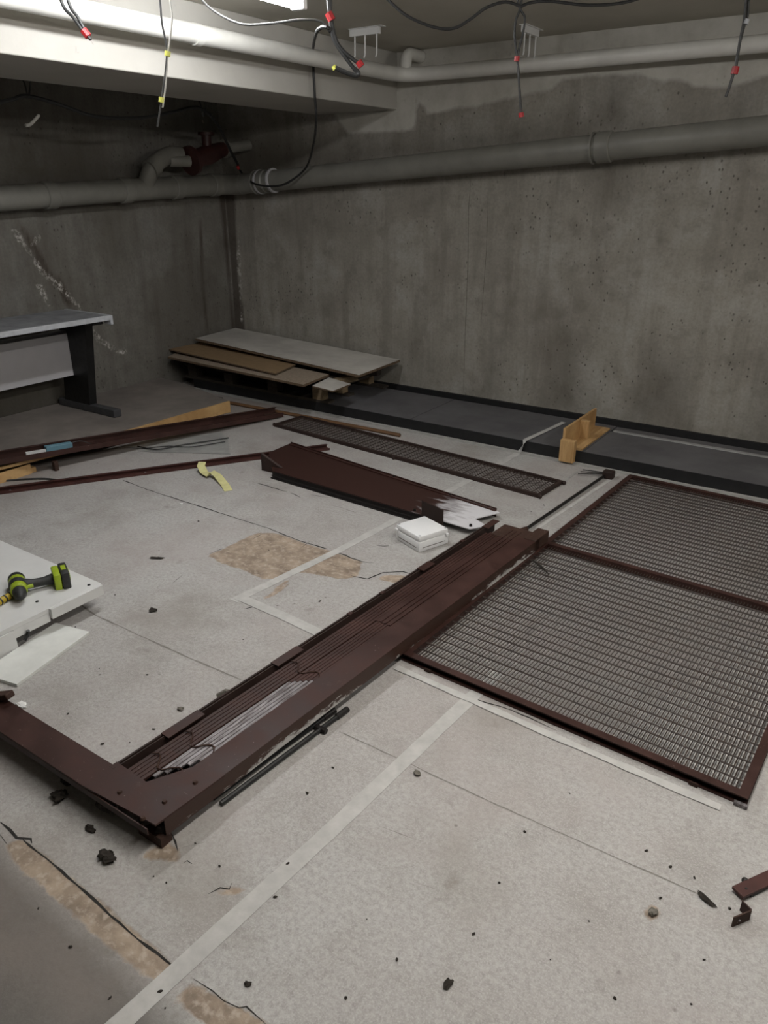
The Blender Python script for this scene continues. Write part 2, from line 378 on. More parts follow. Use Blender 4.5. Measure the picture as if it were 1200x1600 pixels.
# cracks and joints in the floor: thin open gaps
def crack(pts, w=.004, m='crack', jit=.004, z=.0006):
    P = [Vector((p[0], p[1], 0)) for p in pts]; Q = []
    for a, b in zip(P, P[1:]):
        n = max(1, int((b-a).length/.03))
        for k in range(n):
            q = a.lerp(b, k/n); Q.append(q+Vector((R.uniform(-jit, jit), R.uniform(-jit, jit), 0)))
    Q.append(P[-1]); bm = newbm(); prev = None
    for i, q in enumerate(Q):
        d = (Q[min(i+1, len(Q)-1)]-Q[max(i-1, 0)]).normalized(); s = Vector((-d.y, d.x, 0))*w*.5*R.uniform(.5, 1.4)*(0.25 if i in (0, len(Q)-1) else 1)
        cur = (bm.verts.new(q+s+Vector((0, 0, z))), bm.verts.new(q-s+Vector((0, 0, z))))
        if prev: bm.faces.new((prev[0], prev[1], cur[1], cur[0]))
        prev = cur
    obj('crack', bm, m, fl)
crack(P0((192, 750), (230, 765), (420, 826), (470, 846), (512, 858)), .006, jit=.002)
crack(P0((524, 862), (566, 878), (585, 880)), .005)
crack(P0((0, 1286), (28, 1309), (45, 1312), (50, 1318)), .006)
crack(P0((36, 1312), (120, 1382), (200, 1455), (276, 1514)), .005, jit=.0012)
crack(P0((126, 945), (150, 962), (240, 1003), (300, 1030), (378, 1063)), .006, 'crack_soft', .0015)
crack(P0((530, 1143), (600, 1175), (760, 1250), (940, 1330), (1110, 1405)), .0035, 'crack_soft', .0012)
crack(P0((270, 1302), (275, 1315), (278, 1330)), .004); crack(P0((285, 1325), (320, 1316)), .002, 'crack', .001)
crack(P0((550, 900), (575, 905), (600, 895), (630, 893), (650, 900)), .006)
crack(P0((325, 866), (345, 858), (352, 858)), .004); crack(P0((380, 952), (395, 948), (402, 945)), .007)
crack(P0((404, 755), (425, 762), (448, 768)), .007); crack(P0((455, 770), (470, 778)), .006); crack(P0((484, 773), (515, 778)), .004)
crack(P0((520, 790), (560, 802)), .003, 'crack_soft'); crack(P0((588, 853), (600, 853), (608, 853)), .009); crack(P0((270, 912), (285, 899)), .003)
crack(P0((395, 842), (412, 833)), .004); crack(P0((470, 857), (484, 846)), .004)
crack(P0((0, 1300), (10, 1318)), .004); crack(P0((302, 1533), (330, 1550), (372, 1578), (385, 1572), (415, 1600)), .003)
crack(P0((325, 1395), (345, 1388), (360, 1390), (362, 1380)), .003); crack(P0((700, 1080), (760, 1098), (800, 1110), (870, 1142)), .004, 'crack', .002)
crack(P0((287, 1350), (295, 1345), (300, 1350)), .003)
crack(P0((590, 1290), (650, 1312)), .0015, 'crack_soft', .001); crack(P0((640, 1376), (690, 1392)), .0012, 'crack_soft', .001)

# ------------------------------------------------------------------ tapes on the floor
def ribbon(name, pts, w, m, label, cat, z=.0008, th=.0006, parent=None, group=None, ragged=0):
    P = [Vector(p) if len(p) == 3 else Vector((p[0], p[1], 0)) for p in pts]
    bm = newbm(); Q = []
    for a, b in zip(P, P[1:]):
        n = max(1, int((b-a).length/.05)); Q += [a.lerp(b, k/n) for k in range(n)]
    Q.append(P[-1]); rows = []
    for i, q in enumerate(Q):
        d = Q[min(i+1, len(Q)-1)]-Q[max(i-1, 0)]; h = Vector((d.x, d.y, 0))
        s = Vector((-h.y, h.x, 0)).normalized(); n = d.cross(s).normalized(); n = -n if n.z < 0 else n
        if abs(d.z) > .5*d.length: n = Vector((0, -1, 0))
        k = w/2*(1+R.uniform(-ragged, ragged)); q = q+n*z
        rows.append([bm.verts.new(q+s*k), bm.verts.new(q-s*k), bm.verts.new(q-s*k+n*th), bm.verts.new(q+s*k+n*th)])
    for a, b in zip(rows, rows[1:]):
        for k in range(4): bm.faces.new((a[k], a[(k+1) % 4], b[(k+1) % 4], b[k]))
    bm.faces.new(rows[0]); bm.faces.new(rows[-1][::-1])
    o = obj(name, bm, m, parent)
    return tag(o, label, cat, group) if label else o
DZ = .08
ribbon('masking_tape', [(-1.02, -.3), (-.953, .50), (-.905, 1.1), (-.86, 1.80), (-.85, 1.95)], .046, 'masking_tape', 'long pale tape line crossing the foreground floor from bottom edge to the big mesh panel', 'tape', ragged=.03)
ribbon('masking_tape', [(-1.925, 1.80), (-1.85, 2.4), (-1.82, 2.82), (-1.793, 3.28), (-1.756, 3.83), (-1.745, 4.07)], .042, 'masking_tape', 'faint tape line running from the tan chipped patch back to the low dark platform', 'tape', ragged=.05)
ribbon('masking_tape', [(-1.93, 1.835), (-1.70, 1.825), (-1.42, 1.80)], .045, 'masking_tape', 'short tape line ending under the brown steel door frame', 'tape', z=.0016, ragged=.03)
ribbon('masking_tape', [(-1.745, 4.06, 0), (-1.735, 4.085, .02), (-1.72, 4.088, .06), (-1.715, 4.090, DZ+.002), (-1.69, 4.3, DZ+.002), (-1.66, 4.58, DZ+.002)], .032, 'masking_tape', 'pale tape climbing over the black front edge of the platform', 'tape', z=.003, th=.001, ragged=.08)
ribbon('masking_tape', [tuple(pz(875, 757)[:2]), tuple(pz(902, 737)[:2])], .014, 'faint_tape', 'thin faint strip of tape beside the pine stop on the floor', 'tape', ragged=.2)

ribbon('floor_strip', [(-1.15, 1.785), (-.6, 1.755), (-.1, 1.735)], .026, 'masking_tape', 'pale strip on the floor along the near rail of the mesh door', 'strip', z=.0022, ragged=.15)
# ------------------------------------------------------------------ low dark platform along the back wall
T = thing('low_platform', 'low dark grey platform with black front edge along the back wall', 'platform', (-2, 4.43, 0))
for x0, x1 in ((-4.6, -2.545), (-2.54, -1.35), (-1.346, .6)):
    bm = newbm(); box(bm, x0, x1, 4.095, (4.70 if x1 < -1.2 else 4.57), DZ-.018, DZ, bev=.001); obj('deck_panel', bm, 'deck_top', T)
bm = newbm(); box(bm, -4.6, .6, 4.09, 4.108, 0, DZ-.018); box(bm, -4.6, .6, 4.089, 4.095, DZ-.018, DZ-.001); obj('front_board', bm, 'black_board', T)
bm = newbm(); box(bm, -4.6, .6, 4.68, 4.698, 0, DZ-.02); obj('rear_board', bm, 'black_board', T)
for x in (-4.3, -3.4, -2.54, -1.9, -1.35, -.6, .2):
    bm = newbm(); box(bm, x-.02, x+.02, 4.108, 4.68, 0, DZ-.019); obj('joist', bm, 'dark_timber', T)
bm = newbm(); box(bm, -1.344, .6, 4.60, 4.70, DZ-.018, DZ-.004); obj('rear_ledge', bm, 'deck_top', T, label='worn rear ledge')
bm = newbm(); box(bm, -1.33, .6, 4.565, 4.60, DZ-.02, DZ+.006, bev=.004); obj('edge_strip', bm, 'deck_strip', T, label='light grey metal edge strip')

# ------------------------------------------------------------------ plywood platform at left
rt = .085
c1 = pz(357, 626, rt); c2 = pz(268, 601, rt)
T = thing('plywood_platform', 'dusty plywood platform with raw wood edge under the desk', 'platform', (-4.35, 2.5, 0))
out = [(-3.93, .3), (-3.93, 2.0), (c1.x, c1.y), (-4.55, 3.93), (XW+.01, 3.95), (XW+.01, .3)]
bm = newbm(); prism(bm, out, rt-.018, rt); obj('deck', bm, 'ramp_top', T)
bm = newbm(); prism(bm, [(-3.905, .3), (-3.905, 2.0), (c1.x+.012, c1.y), (c1.x+.0005, c1.y), (-3.929, 2.0), (-3.929, .3)], [.072, .072, .001, .001, .072, .072], rt-.001)
obj('front_edge', bm, 'pine', T, label='raw orange wood edge')
bm = newbm(); box(bm, -4.2, -3.90, 1.2, 2.235, .0005, .0295, None, .003); obj('bearer', bm, 'pine', T)
bm = newbm(); prism(bm, [(-3.90, 1.6), (-3.90, 2.2), (-3.893, 2.2), (-3.893, 1.6)], .0005, .058); obj('facing_strip', bm, 'pine', T)
bm = newbm(); box(bm, c1.x-.06, c1.x-.0, c1.y-.3, c1.y-.03, .0005, .0295); obj('bearer', bm, 'pine', T)
bm = newbm(); beam(bm, (c1.x-.03, c1.y-.02, .0335), (-4.7, 3.90, .0335), .03, .066); obj('end_board', bm, 'dark_timber', T)
bm = newbm(); box(bm, XW+.02, XW+.06, .4, 3.85, 0, .066); obj('rear_batten', bm, 'dark_timber', T)

# ------------------------------------------------------------------ stack of boards in the corner, bottom upwards
def board(name, pts, z, th, m, label, cat='board', edge=None, group=None):
    """pts 4 corners, z list or number of the top"""
    zz = z if isinstance(z, (list, tuple)) else [z]*len(pts)
    bm = newbm(); prism(bm, pts, [v-th for v in zz], zz); o = obj(name, bm, m); 
    if edge:
        o.data.materials.append(M[edge])
        for p in o.data.polygons:
            if abs(p.normal.z) < .5: p.material_index = 1
    return tag(o, label, cat, group)
T = thing('pallet', 'dark timber pallet under the stack of boards in the corner', 'pallet', (-3.9, 4.4, DZ))
for y in (4.12, 4.36, 4.70):
    bm = newbm(); box(bm, -4.70, -3.22 if y < 4.6 else -3.14, y-.035, y+.035, DZ+.0005, DZ+.018); obj('bottom_runner', bm, 'dark_timber', T)
    for x in (-4.6, -4.2, -3.75, -3.32):
        bm = newbm(); box(bm, x-.045, x+.045, y-.033, y+.033, DZ+.018, DZ+.095); obj('block', bm, 'dark_timber' if x < -3.6 else 'pale_timber', T)
for x in (-4.62, -4.3, -3.95, -3.6, -3.27):
    bm = newbm(); box(bm, x-.05, x+.05, 4.09, 4.74, DZ+.095, DZ+.112); obj('deck_board', bm, 'dark_timber', T)
b1 = pz(503, 612, .17); b2 = pz(545, 602, .17)
bm = newbm(); beam(bm, (b1.x+.0, b1.y+.0, .215), (b2.x+.0, b2.y+.08, .215), .06, .04); tag(obj('timber_block', bm, 'pale_timber'), 'short pale timber block at the right end of the board stack', 'timber')
W0 = [pz(488, 603, .245)[:2], pz(520, 611, .245)[:2], pz(548, 600, .245)[:2], pz(514, 590, .245)[:2]]
board('board_offcut', W0, .246, .010, 'board_white', 'small white board offcut poking out at right of the stack', edge='board_edge')
LB = [pz(262, 557, .265)[:2], pz(474, 601, .265)[:2], pz(514, 585, .265)[:2], pz(300, 540, .265)[:2]]
board('chipboard_sheet', LB, .265, .016, 'chipboard', 'light brown chipboard sheet under the tan fibreboard', edge='board_edge')
for (a, b, w_, z0_, z1_, lab) in (((-4.55, 4.10), (-3.40, 4.04), .04, DZ+.1125, .2485, 'dark timber spacer under the front edge of the chipboard sheet'), ((-4.6, 4.62), (-3.15, 4.62), .06, DZ+.1125, .275, 'dark timber spacer under the pale board near the wall'),
        ((-3.36, 4.20), (-3.24, 4.54), .05, DZ+.1125, .2325, 'dark timber spacer under the small white offcut')):
    bm = newbm(); beam(bm, (*a, (z0_+z1_)/2), (*b, (z0_+z1_)/2), w_, z1_-z0_); tag(obj('timber_spacer', bm, 'dark_timber'), lab, 'timber')
FB = [pz(262, 545, .295)[:2], pz(430, 583, .285)[:2], pz(462, 569, .285)[:2], pz(305, 528, .295)[:2]]
board('fibreboard_sheet', FB, [.295, .283, .283, .295], .010, 'fibreboard', 'tan fibreboard sheet on the front of the corner stack', edge='board_edge')
PB = [pz(305, 527, .36)[:2], pz(561, 586, .297)[:2], pz(625, 562, .297)[:2], (XW+.03, YW-.025)]
board('pale_board', PB, [.352, .297, .297, .362], .018, 'board_white', 'large pale laminated board topmost in the corner stack', edge='board_edge')

# thin wooden stick and plank lying before the platform
bm = newbm(); a = pz(352, 628, .012); b = pz(625, 680, .012); tube(bm, [a, a.lerp(b, .5)+V(0, .006, 0), b], .013, 6); tag(obj('wooden_stick', bm, 'stick_wood', None, True), 'long orange brown wooden stick on the floor beside the platform', 'stick')
bm = newbm(); a = pz(275, 607, .012); b = pz(345, 624, .008); beam(bm, a, b, .05, .016); tag(obj('wooden_batten', bm, 'dark_timber'), 'dark batten on the floor between plywood platform and board stack', 'timber')

# ------------------------------------------------------------------ desk
T = thing('office_desk', 'grey office desk with black T leg standing on the plywood platform', 'desk', (-4.4, 2.2, rt))
y0, y1 = .95, 3.075
bm = newbm(); box(bm, -4.62, -4.165, y0, y1-.025, .722, .75, bev=.003); obj('desktop', bm, 'grey_laminate', T)
bm = newbm(); box(bm, -4.166, -4.145, y0, y1-.02, .720, .751, bev=.003); obj('front_edge', bm, 'grey_edge', T, label='light grey worn edge')
bm = newbm(); box(bm, -4.215, -4.145, y1-.02, y1, .692, .751, bev=.004); box(bm, -4.62, -4.215, y1-.02, y1, .722, .750); obj('end_cap', bm, 'grey_edge', T)
bm = newbm(); box(bm, -4.50, -4.22, y1-.10, y1-.025, .69, .722); box(bm, -4.50, -4.42, y0+.1, y1-.1, .68, .722); obj('underframe', bm, 'black_metal', T)
for yy in (y1-.045, y0+.25):
    bm = newbm(); prism(bm, [(0, 0)]*0 or [(-4.68, yy-.025), (-4.42, yy-.025), (-4.42, yy+.025), (-4.68, yy+.025)], rt+.05, .2)
    v = bm.verts[:]; 
    bm2 = newbm(); lo = [(-4.70, yy-.028), (-4.43, yy-.028), (-4.43, yy+.028), (-4.70, yy+.028)]; hi = [(-4.62, yy-.028), (-4.34, yy-.028), (-4.34, yy+.028), (-4.62, yy+.028)]
    L = [bm2.verts.new((*p, rt+.045)) for p in lo]; H = [bm2.verts.new((*p, .692)) for p in hi]
    bm2.faces.new(L[::-1]); bm2.faces.new(H)
    for i in range(4): bm2.faces.new((L[i], L[(i+1) % 4], H[(i+1) % 4], H[i]))
    bm.free(); lg = obj('leg', bm2, 'black_metal', T)
    bm = newbm(); box(bm, -4.78, -4.175, yy-.03, yy+.03, rt+.0005, rt+.052, bev=.006); obj('foot', bm, 'grey_foot', lg)
bm = newbm(); box(bm, -4.575, -4.555, y0+.28, y1-.07, .325, .605); obj('modesty_panel', bm, 'modesty', T, label='pale grey back panel')
bm = newbm(); box(bm, -4.6, -4.56, y0+.28, y1-.07, .605, .625); obj('panel_rail', bm, 'grey_foot', T)

# ------------------------------------------------------------------ steel C-channels at left
def channel(bm, a, b, w, h, t=.004, flip=1):
    """U channel: web flat, two lips up"""
    a, b = Vector(a), Vector(b); d = (b-a); L = d.length; d.normalize(); s = d.cross(Vector((0, 0, 1))).normalized(); u = s.cross(d)
    m = Matrix.Translation(a) @ Matrix((s, d, u)).transposed().to_4x4()
    for q in ((-w/2, w/2, 0, L, 0, t), (-w/2, -w/2+t, 0, L, t, h), (w/2-t, w/2, 0, L, t, h*.6), (-w/2, -w/2+.018, 0, L, h-t, h)): box(bm, *q, m)
    return m
T = thing('steel_channel', 'large dark brown steel channel leaning over the edge of the plywood platform', 'channel', (-3.75, 2.9, 0))
a = V(-4.12, 1.25, .150); b = V(-3.50, 3.87, .006)
a = b+(a-b)*1.0
bm = newbm(); m6 = channel(bm, a, b, .105, .05); obj('profile', bm, 'brown_steel', T)
L6 = (b-a).length
bm = newbm(); box(bm, -.02, .02, L6-.12, L6-.02, .004, .02, m6); obj('end_plate', bm, 'rust_steel', T)
bm = newbm(); box(bm, -.0, .012, L6-1.38, L6-1.34, .004, .011, m6); obj('catch', bm, 'bare_steel', T)
for q in (L6-1.95, ):
    bm = newbm(); box(bm, -.045, .0, q-.02, q+.02, .045, .062, m6); obj('clip', bm, 'bare_steel', T)
T = thing('lock_cylinder', 'small light blue plastic level lying in the large brown channel', 'tool', m6@V(.01, L6-1.55, .006))
bm = newbm(); box(bm, -.028, .012, L6-1.62, L6-1.47, .0045, .046, m6, .003); obj('body', bm, 'blue_plastic', T)
bm = newbm(); box(bm, -.012, .004, L6-1.73, L6-1.62, .0045, .03, m6); obj('blade', bm, 'white_paint', T)
bm = newbm(); tube(bm, smooth_path([m6@V(-.01, L6-1.47, .04), m6@V(.0, L6-1.42, .046), m6@V(.01, L6-1.36, .02)]), .002, 5); obj('wire', bm, 'grey_cable', T)
T['label'] = 'small light blue plastic block lying on the large brown channel'; T['category'] = 'fitting'; T.name = 'blue_fitting'
bm = newbm(); c = pz(88, 735, 0); box(bm, c.x-.012, c.x+.012, c.y-.012, c.y+.012, 0, .055); tag(obj('support_peg', bm, 'rust_steel'), 'short upright peg below the large brown channel', 'peg')

T = thing('steel_rail', 'slim reddish brown steel rail lying diagonally on the floor at left', 'rail', (-3.5, 2.4, 0))
a = pz(-260, 808, 0); b = pz(518, 698, 0); a.z = b.z = .0
bm = newbm(); a5 = V(-4.0+.05, 1.60, .001); 
p1 = pz(0, 770, 0); p2 = pz(410, 715, 0); d = (p2-p1).normalized(); s5 = p1-d*.5; e5 = p2+d*.42
channel(bm, s5+V(0, 0, .001), e5+V(0, 0, .001), .062, .022); obj('profile', bm, 'reddish_steel', T)
for k in (.55, 1.25):
    bm = newbm(); q = s5+d*k; bmesh.ops.create_cone(bm, cap_ends=True, segments=10, radius1=.006, radius2=.004, depth=.004, matrix=Matrix.Translation(q+V(0, 0, .0072))); obj('screw', bm, 'bare_steel', T)

# flattened plastic sheet scraps with wires near the channel
bm = newbm(); pts = P0((215, 705), (355, 682), (360, 710), (240, 707)); prism(bm, pts, .002, .004)
prism(bm, P0((190, 700), (345, 676), (352, 688), (250, 703)), .006, .008); tag(obj('plastic_sheet', bm, 'sheet_film'), 'flat grey plastic sheet scraps lying under the large brown channel', 'sheet')
bm = newbm(); tube(bm, smooth_path([pz(215, 697, .012), pz(245, 702, .013), pz(285, 695, .012), pz(320, 690, .012), pz(357, 684, .012)]), .004, 6)
tube(bm, smooth_path([pz(230, 700, .012), pz(262, 697, .014), pz(300, 698, .012), pz(352, 690, .01)]), .003, 6); tag(obj('thin_wire', bm, 'black_cable'), 'black wires lying on the plastic sheet scraps', 'wire')
bm = newbm(); tube(bm, smooth_path([pz(-40, 757, .006), pz(20, 750, .006), pz(70, 748, .006), pz(98, 752, .006)]), .005, 6); tag(obj('loose_cable', bm, 'grey_cable'), 'thin grey cable lying beside the slim red rail', 'cable')

# ------------------------------------------------------------------ yellow folded paper strip
def strip3(bm, pts, w, th=.0012):
    P = [Vector(p) for p in pts]; rows = []
    for i, q in enumerate(P):
        d = P[min(i+1, len(P)-1)]-P[max(i-1, 0)]; s = Vector((-d.y, d.x, 0)).normalized()*w/2
        rows.append([bm.verts.new(q+s), bm.verts.new(q-s), bm.verts.new(q-s+V(0, 0, th)), bm.verts.new(q+s+V(0, 0, th))])
    for a, b in zip(rows, rows[1:]):
        for k in range(4): bm.faces.new((a[k], a[(k+1) % 4], b[(k+1) % 4], b[k]))
    bm.faces.new(rows[0]); bm.faces.new(rows[-1][::-1])
bm = newbm(); strip3(bm, [pz(316, 722, .05), pz(314, 728, .035), pz(319, 738, .015), pz(327, 743, .014), pz(331, 737, .03), pz(340, 743, .022), pz(352, 758, .006), pz(357, 767, .001)], .045)
tag(obj('paper_strip', bm, 'yellow_paper'), 'folded yellow paper strip on the floor against the slim red rail', 'paper')

# ------------------------------------------------------------------ brown sheet steel tray
T = thing('steel_tray', 'wide dark brown steel door leaf section with upturned ends lying mid floor', 'steel panel', (-2.1, 3.1, 0))
ht = .038
NL, NR, FR, FL = V(-2.72, 2.925, 0), V(-1.435, 2.85, 0), V(-1.40, 3.12, 0), V(-2.955, 3.36, 0)
def q2(s, t): # s 0..1 left to right, t 0 near..1 far
    return NL.lerp(NR, s).lerp(FL.lerp(FR, s), t)
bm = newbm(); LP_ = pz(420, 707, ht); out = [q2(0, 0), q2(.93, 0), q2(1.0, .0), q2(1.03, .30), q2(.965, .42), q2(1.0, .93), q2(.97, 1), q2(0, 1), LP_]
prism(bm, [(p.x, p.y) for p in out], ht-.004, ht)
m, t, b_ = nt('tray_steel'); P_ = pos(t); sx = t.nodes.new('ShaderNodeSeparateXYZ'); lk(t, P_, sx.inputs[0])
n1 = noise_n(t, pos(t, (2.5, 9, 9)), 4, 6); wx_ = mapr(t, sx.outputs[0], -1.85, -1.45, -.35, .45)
mk = mapr(t, math_n(t, 'ADD', wx_, n1), .38, .78); lk(t, mixc(t, mk, (.034, .014, .011), (.62, .61, .63)), b_.inputs['Base Color'])  # pale right end: gloss reflection painted into the colour as bare metal
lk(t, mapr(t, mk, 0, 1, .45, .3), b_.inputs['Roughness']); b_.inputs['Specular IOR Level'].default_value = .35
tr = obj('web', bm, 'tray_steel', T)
bm = newbm()
beam(bm, q2(0, 0)+V(0, 0, ht/2-.002), q2(.86, 0)+V(0, 0, ht/2-.002), .004, ht-.005)
beam(bm, q2(.0, -.03)+V(0, 0, .004), q2(.86, -.03)+V(0, 0, .004), .024, .006); beam(bm, q2(0, -.05)+V(0, 0, .02), q2(.86, -.05)+V(0, 0, .02), .004, .005)
obj('near_flange', bm, 'dark_steel', T)
bm = newbm(); beam(bm, q2(0, 1)+V(0, 0, ht/2+.004), q2(.98, 1)+V(0, 0, ht/2+.004), .004, ht+.008); beam(bm, q2(0, .93)+V(0, 0, ht+.003), q2(.985, .93)+V(0, 0, ht+.003), .012, .005); obj('far_flange', bm, 'brown_steel', T)
bm = newbm(); e0, e1 = pz(409, 735, 0), pz(436, 741, 0); f0 = V(e0.x, e0.y, .105)
v = [bm.verts.new(p) for p in (e0+V(0, 0, 0), e1+V(.012, 0, 0), e1+V(.012, 0, .042), f0+V(.025, 0, -.012), f0)]; fc = bm.faces.new(v)
r = bmesh.ops.extrude_face_region(bm, geom=[fc]); bmesh.ops.translate(bm, verts=[g for g in r['geom'] if isinstance(g, bmesh.types.BMVert)], vec=(.01, .012, 0))
obj('end_flange', bm, 'brown_steel_matt', T)
bm = newbm(); g0, g1 = pz(659, 806, ht), pz(692, 822, ht); beam(bm, V(g0.x, g0.y, ht+.04), V(g1.x, g1.y, ht+.04), .004, .082); obj('upright_tab', bm, 'brown_steel_matt', T)
for s, tt in ((.55, .96), (.80, .96), (.99, .1), (.75, .06)):
    bm = newbm(); q = q2(s, tt); bmesh.ops.create_cone(bm, cap_ends=True, segments=8, radius1=.008, radius2=.006, depth=.010, matrix=Matrix.Translation(q+V(0, 0, ht+.006))); obj('bolt', bm, 'dark_steel', T)
# ------------------------------------------------------------------ junction box
T = thing('junction_box', 'white plastic junction box on the floor beside the brown steel tray', 'junction box', (-1.6, 2.67, 0))
A, B, Cc = V(-1.539, 2.570, 0), V(-1.476, 2.735, 0), V(-1.695, 2.605, 0)
ex = (B-A).normalized(); ey = V(-ex.y, ex.x, 0); wx, wy = .17, .178
mb = Matrix.Translation(A) @ Matrix((ex, ey, V(0, 0, 1))).transposed().to_4x4()
bm = newbm(); box(bm, 0, wx, 0, wy, .0005, .049, mb, .005); obj('box_body', bm, 'white_plastic', T, True)
bm = newbm(); box(bm, .001, wx-.001, .001, wy-.001, .0492, .077, mb, .008); ld = obj('lid', bm, 'white_plastic', T, True)
bm = newbm(); box(bm, .02, wx-.02, -.0012, .002, .018, .0205, mb); box(bm, -.0012, .002, .02, wy-.02, .018, .0205, mb); obj('side_groove', bm, 'flake_grey', T)
for u, v_ in ((.012, .012), (wx-.012, .012), (.012, wy-.012), (wx-.012, wy-.012)):
    bm = newbm(); bmesh.ops.create_cone(bm, cap_ends=True, segments=12, radius1=.006, radius2=.006, depth=.004, matrix=mb@Matrix.Translation((u, v_, .0755))); obj('screw_cap', bm, 'grey_edge', T, True)
for u, v_ in ((wx, wy-.03), (0, wy-.01), (wx-.012, .0)):
    bm = newbm(); box(bm, u-.006, u+.006, v_-.01, v_+.01, .045, .058, mb, .002); obj('latch', bm, 'white_plastic', T)
bm = newbm(); box(bm, wx+.004, wx+.016, wy-.075, wy-.055, .03, .055, mb); tag(obj('black_plug', bm, 'black_metal'), 'tiny black plug beside the white junction box', 'plug') if False else bm.free()

# ------------------------------------------------------------------ narrow mesh panel
def frame_matrix(org, ang): return Matrix.Translation(org) @ Matrix.Rotation(ang, 4, 'Z')
T = thing('narrow_mesh_panel', 'narrow brown steel mesh panel lying between tray and low platform', 'mesh panel', (-2.4, 3.7, 0))
mn = frame_matrix((-3.36, 3.655, 0), -.095); LN, WN = 2.02, .27
for q in ((0, LN, 0, .018), (0, LN, WN-.018, WN)):
    bm = newbm(); box(bm, q[0], q[1], q[2], q[3], .0005, .020, mn); obj('long_rail', bm, 'brown_steel_matt', T)
for q in ((0, .018), (LN-.018, LN)):
    bm = newbm(); box(bm, q[0], q[1], .018, WN-.018, .0008, .020, mn); obj('end_rail', bm, 'brown_steel_matt', T)
bm = newbm()
x = .04
while x < LN-.02: tube(bm, [mn@V(x, .016, .014), mn@V(x, WN-.016, .014)], .0026, 4, False); x += .040
bmd = newbm(); k = -WN
while k < LN:
    for sg in (1, -1):
        xa, xb = (k, k+WN) if sg == 1 else (k+WN, k)
        def clip(xa, ya, xb, yb):
            t0, t1 = 0, 1
            dx = xb-xa
            for lim, sgn in ((.018, 1), (LN-.018, -1)):
                va, vb = (xa-lim)*sgn, (xb-lim)*sgn
                if va < 0 and vb < 0: return None
                if va < 0: t0 = max(t0, va/(va-vb))
                if vb < 0: t1 = min(t1, va/(va-vb))
            return (t0, t1) if t1 > t0 else None
        r = clip(xa, 0, xb, WN)
        if r: tube(bmd, [mn@V(xa+(xb-xa)*r[0], WN*r[0], .010), mn@V(xa+(xb-xa)*r[1], WN*r[1], .010)], .0017, 3, False)
    k += .022
obj('cross_rods', bm, 'mesh_wire', T); obj('wire_mesh', bmd, 'mesh_wire', T)
for u, v_ in ((LN+.01, WN-.008), (LN+.005, .0), (-.005, .01), (1.05, -.008)):
    bm = newbm(); bmesh.ops.create_uvsphere(bm, u_segments=8, v_segments=6, radius=.012, matrix=mn@Matrix.Translation((u, v_, .0122))); obj('lug', bm, 'brown_steel_matt', T, True)

# ------------------------------------------------------------------ big mesh door
T = thing('mesh_door', 'large brown steel mesh door lying flat on the floor at right', 'mesh door', (-.6, 2.9, 0))
mg = frame_matrix((-1.158, 1.832, 0), -.052); WG, LG, MG, hg = 1.115, 2.18, 1.10, .030
def crail(bm, x0, x1, y0, y1, axis, side):
    """C rail: top and bottom lips with a recessed web; open side outward"""
    box(bm, x0, x1, y0, y1, hg-.004, hg, mg); box(bm, x0, x1, y0, y1, .0005, .005, mg)
    if axis == 'x': yy = y1-.006 if side < 0 else y0+.002; box(bm, x0, x1, yy, yy+.004, .005, hg-.004, mg)
    else: xx = x1-.006 if side < 0 else x0+.002; box(bm, xx, xx+.004, y0, y1, .005, hg-.004, mg)
for args in ((0, WG, 0, .026, 'x', -1), (0, WG, LG-.026, LG, 'x', 1)):
    bm = newbm(); crail(bm, *args); obj('end_rail', bm, 'brown_steel', T)
for args in ((0, .026, .026, LG-.026, 'y', -1), (WG-.026, WG, .026, LG-.026, 'y', 1)):
    bm = newbm(); crail(bm, *args); obj('side_rail', bm, 'brown_steel', T)
bm = newbm(); box(bm, .026, WG-.026, MG-.013, MG+.013, .006, .032, mg); obj('middle_bar', bm, 'brown_steel', T)
for ya, yb in ((.024, MG-.012), (MG+.012, LG-.024)):
    bm = newbm(); n = round((yb-ya)/.0435)
    for i in range(1, n):
        y = ya+(yb-ya)*i/n; o1 = R.uniform(-.0015, .0015)
        tube(bm, [mg@V(.024, y+o1, .0235), mg@V(.3, y-o1*2, .0235), mg@V(.75, y+o1, .0235), mg@V(WG-.024, y, .0235)], .0028, 4, False)
        tube(bm, [mg@V(.024, y+.006, .0160), mg@V(WG-.024, y+.006, .0160)], .0012, 3, False)
    n = round((WG-.05)/.0122)
    for i in range(1, n):
        x = .025+(WG-.05)*i/n; z = .0195
        o1 = R.uniform(-.001, .001)
        tube(bm, [mg@V(x, ya, z), mg@V(x+o1, (ya+yb)/2, z), mg@V(x, yb, z)], .0019, 4, False)
    obj('wire_mesh', bm, 'mesh_wire', T)
bm = newbm(); box(bm, .26, .40, .60, .63, .026, .030, mg@Matrix.Rotation(.2, 4, 'Z')) ; obj('cross_tie', bm, 'mesh_wire', T) if False else bm.free()
for u in (.11, .98):
    bm = newbm(); box(bm, u-.012, u+.012, -.006, .0, .0005, .012, mg); obj('lug', bm, 'rust_steel', T)
bm = newbm(); box(bm, WG-.03, WG+.004, -.01, .0, .001, .012, mg); obj('corner_tab', bm, 'bare_steel', T)
# twig-like rust scrap lying on the mesh
bm = newbm(); tube(bm, [pz(832, 875, .036), pz(845, 885, .038), pz(858, 898, .036)], [.004, .006, .002], 5); tag(obj('rust_scrap', bm, 'rust_flake'), 'dark rusty scrap lying on the mesh door beside the frame end', 'scrap')

